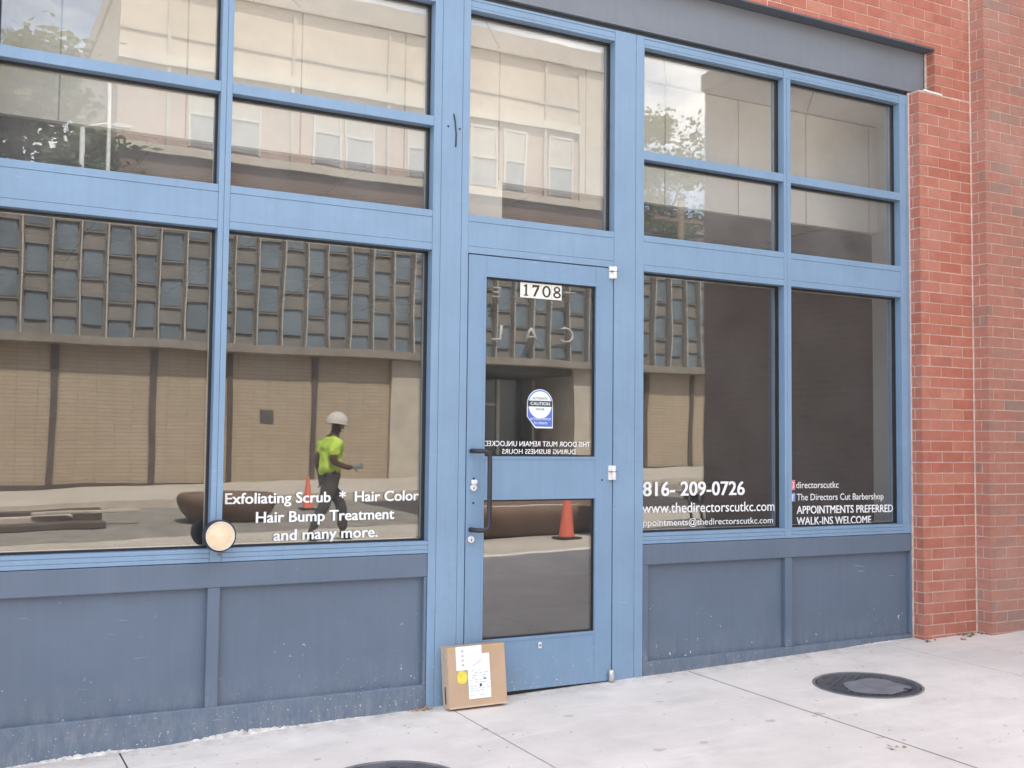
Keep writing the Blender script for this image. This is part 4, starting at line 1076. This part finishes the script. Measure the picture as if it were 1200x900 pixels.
# bench with dark legs
pb = mir(804, 606, 9.2); be = empty('bench', (pb.x, pb.y, gz(pb.x, pb.y))); tag(be, 'low bench with pale seat and dark metal legs', 'bench')
m = MB(); m.box(-0.15, 1.3, -0.22, 0.22, 0.46, 0.51); m.build('seat', M['plank'], be, bevel=0.012)
for s_ in (-0.10, 0.12, 1.2):
    m = MB(); m.tube([(s_, 0.2, 0.46), (s_ + 0.03, 0.2, 0.2), (s_ + 0.05, 0.22, 0.0)], 0.028, 8); m.build('leg', M['black'], be)
m = MB(); m.lathe([(0.2, 0.30), (0.34, 0.36), (0.38, 0.455)], 20, Matrix.Translation((0.55, 0, 0)) @ Matrix.Scale(1.7, 4, (1, 0, 0)) @ Matrix.Scale(0.55, 4, (0, 1, 0))); m.build('seat_pan', M['black'], be)
# boards lying on the carriageway
for i, (x0, x1, y0, w, h0, hh, ang, mt, lab_) in enumerate([
        (-9.0, 0.1, -14.2, 0.55, 0.0, 0.10, 0.6, 'wood_dark', 'dark timber lying nearest the kerb of the far lane'),
        (-8.0, -0.3, -14.9, 0.40, 0.0, 0.16, -0.8, 'plank', 'pale board behind the dark timber'),
        (-1.0, 0.75, -14.55, 0.16, 0.20, 0.05, 14, 'plank', 'short pale board laid askew across the stack end'),
        (-7.0, 0.2, -15.6, 0.5, 0.0, 0.2, 1.5, 'wood_dark', 'dark timber at the back of the boards')]):
    xm = (x0 + x1) / 2; e = MB(); e.box(-(x1 - x0) / 2, (x1 - x0) / 2, -w / 2, w / 2, 0, hh)
    o = e.build('timber_board', M[mt], None, bevel=0.01, loc=(xm, y0, gz(xm, y0) + h0)); o.rotation_euler = (0, -math.atan(0.026), R(ang))
    tag(o, lab_, 'timber', 'timber boards on the street')

# ------------------------------------------------------------------ the worker walking past, seen in the glass
def skin(name, verts, edges, rad, mat, parent, root=0, sub=2, folds=0.0):
    me = bpy.data.meshes.new(name); me.from_pydata([Vector(v) for v in verts], edges, []); me.materials.append(mat)
    o = bpy.data.objects.new(name, me); col.objects.link(o); o.parent = parent
    sm = o.modifiers.new('skin', 'SKIN'); sm.use_smooth_shade = True
    for i, d in enumerate(me.skin_vertices[0].data):
        r_ = rad[i]; d.radius = r_ if isinstance(r_, tuple) else (r_, r_); d.use_root = (i == root)
    ss = o.modifiers.new('sub', 'SUBSURF'); ss.levels = sub; ss.render_levels = sub
    if folds:
        tx = bpy.data.textures.get('folds') or bpy.data.textures.new('folds', 'CLOUDS'); tx.noise_scale = 0.10; tx.noise_depth = 2
        dm = o.modifiers.new('folds', 'DISPLACE'); dm.texture = tx; dm.strength = folds; dm.mid_level = 0.5; dm.texture_coords = 'LOCAL'
    return o
pw = mir(385, 632, 9.8)
wk = empty('person', (pw.x, pw.y, gz(pw.x, pw.y)))
tag(wk, 'person in lime shirt, white hard hat, dark trousers and gloves walking along the street', 'person')
# facing +x; left side (+y) turned to the shop
V = [(0, 0, 0.94), (0.02, 0, 1.10), (0.035, 0, 1.28), (0.04, 0, 1.42), (0.075, 0, 1.53), (0.10, 0, 1.60), (0.105, 0, 1.70),   # 0-6 pelvis..head
     (0.03, 0.19, 1.41), (-0.03, 0.225, 1.13), (0.20, 0.19, 1.05), (0.29, 0.17, 1.06),                                         # 7-10 left arm, elbow bent
     (0.03, -0.19, 1.41), (-0.10, -0.24, 1.15), (-0.02, -0.24, 0.92), (0.01, -0.23, 0.84),                                      # 11-14 right arm
     (0.0, 0.095, 0.90), (-0.10, 0.10, 0.50), (-0.30, 0.10, 0.13), (-0.19, 0.105, 0.05),                                        # 15-18 left leg back
     (0.0, -0.095, 0.90), (0.20, -0.10, 0.50), (0.24, -0.10, 0.09), (0.36, -0.105, 0.04)]                                       # 19-22 right leg front
E_ = [(0, 1), (1, 2), (2, 3), (3, 4), (4, 5), (5, 6), (3, 7), (7, 8), (8, 9), (9, 10), (3, 11), (11, 12), (12, 13), (13, 14), (0, 15), (15, 16), (16, 17), (17, 18), (0, 19), (19, 20), (20, 21), (21, 22)]
Rr = [(0.13, 0.10), (0.125, 0.10), (0.14, 0.11), (0.12, 0.09), 0.055, 0.075, 0.085, 0.062, 0.052, 0.043, 0.032, 0.062, 0.052, 0.043, 0.032, 0.085, 0.058, 0.042, 0.035, 0.085, 0.058, 0.042, 0.035]
skin('body', V, E_, Rr, M['skin'], wk)
sh = [(-0.005, 0, 0.89), (0.02, 0, 1.10), (0.035, 0, 1.28), (0.04, 0, 1.41), (0.065, 0, 1.475), (0.03, 0.19, 1.405), (-0.012, 0.216, 1.20), (0.03, -0.19, 1.405), (-0.05, -0.218, 1.22)]
skin('shirt', sh, [(0, 1), (1, 2), (2, 3), (3, 4), (3, 5), (5, 6), (3, 7), (7, 8)], [(0.185, 0.165), (0.18, 0.16), (0.18, 0.165), (0.145, 0.13), 0.07, 0.09, 0.078, 0.09, 0.078], M['hivis'], wk, 0, 3, 0.06)
tr_ = [(0, 0, 0.93), (0.0, 0.095, 0.88), (-0.10, 0.10, 0.50), (-0.27, 0.10, 0.17), (0.0, -0.095, 0.88), (0.20, -0.10, 0.50), (0.24, -0.10, 0.14)]
skin('trousers', tr_, [(0, 1), (1, 2), (2, 3), (0, 4), (4, 5), (5, 6)], [(0.115, 0.10), 0.10, 0.08, 0.068, 0.10, 0.08, 0.068], M['trouser'], wk, 0, 3, 0.045)
for (a, b, c) in (((-0.30, 0.10, 0.15), (-0.305, 0.10, 0.07), (-0.17, 0.105, 0.035)), ((0.235, -0.10, 0.15), (0.235, -0.10, 0.06), (0.38, -0.105, 0.045))):
    skin('boot', [a, b, c], [(0, 1), (1, 2)], [0.058, 0.062, 0.048], M['boot'], wk)
def hand(base, dirv, up_, side):
    d = Vector(dirv).normalized() * 1.25; s = Vector(side).normalized() * 1.25; n_ = d.cross(s)
    vs_ = [Vector(base), Vector(base) + d * 0.045, Vector(base) + d * 0.085]; es = [(0, 1), (1, 2)]; rs = [0.028, (0.042, 0.024), (0.042, 0.022)]
    for i, (o_, L) in enumerate(((-0.03, 0.065), (-0.010, 0.075), (0.010, 0.07), (0.03, 0.055))):
        b = Vector(base) + d * 0.095 + s * o_; i0 = len(vs_)
        vs_ += [b, b + d * L * 0.5 + n_ * 0.012, b + d * L * 0.85 + n_ * 0.035]; es += [(2, i0), (i0, i0 + 1), (i0 + 1, i0 + 2)]; rs += [0.012, 0.011, 0.009]
    i0 = len(vs_); b = Vector(base) + d * 0.04 - s * 0.042
    vs_ += [b, b + d * 0.03 - s * 0.03 + n_ * 0.02]; es += [(1, i0), (i0, i0 + 1)]; rs += [0.014, 0.011]
    skin('glove', vs_, es, rs, M['glove'], wk, 1, 1)
hand((0.29, 0.17, 1.06), (1, -0.1, 0.18), (0, 0, 1), (0, -0.4, 0.9)); hand((0.01, -0.23, 0.84), (0.2, 0, -1), (0, 1, 0), (1, 0, 0.1))
m = MB(); Hm = Matrix.Translation((0.105, 0, 1.705)) @ Matrix.Rotation(R(8), 4, 'Y')
prof = [(0.138, -0.03)] + [(0.138 * math.cos(a_ * math.pi / 16), 0.145 * math.sin(a_ * math.pi / 16)) for a_ in range(0, 8)] + [(0.0, 0.145)]
m.lathe(prof, 24, Hm @ Matrix.Scale(1.12, 4, (1, 0, 0)), cap=False)
m.lathe([(0.132, -0.026), (0.165, -0.036), (0.165, -0.028), (0.132, -0.016)], 24, Hm @ Matrix.Translation((0.022, 0, 0)) @ Matrix.Scale(1.12, 4, (1, 0, 0)), cap=False)
m.box(-0.07, 0.07, -0.012, 0.012, 0.12, 0.150, Hm); m.build('hard_hat', M['hat'], wk)
m = MB()
for s_ in (-1, 1):
    m.lathe([(0.0, -0.009), (0.009, 0), (0.0, 0.009)], 8, Matrix.Translation((0.182, s_ * 0.034, 1.645)), cap=False)
m.build('eyes', M['reflect'], wk)
m = MB(); m.tube([(0.178, 0, 1.65), (0.205, 0, 1.61), (0.18, 0, 1.60)], [0.010, 0.016, 0.012], 8); m.tube([(0.168, -0.025, 1.565), (0.182, 0, 1.565), (0.168, 0.025, 1.565)], 0.009, 6); m.build('nose_and_mouth', M['skin'], wk)
m = MB()
for s_ in (-1, 1): m.lathe([(0.0, -0.03), (0.02, -0.012), (0.022, 0.014), (0.0, 0.032)], 10, Matrix.Translation((0.10, s_ * 0.083, 1.635)), cap=False)
m.build('ears', M['skin'], wk)
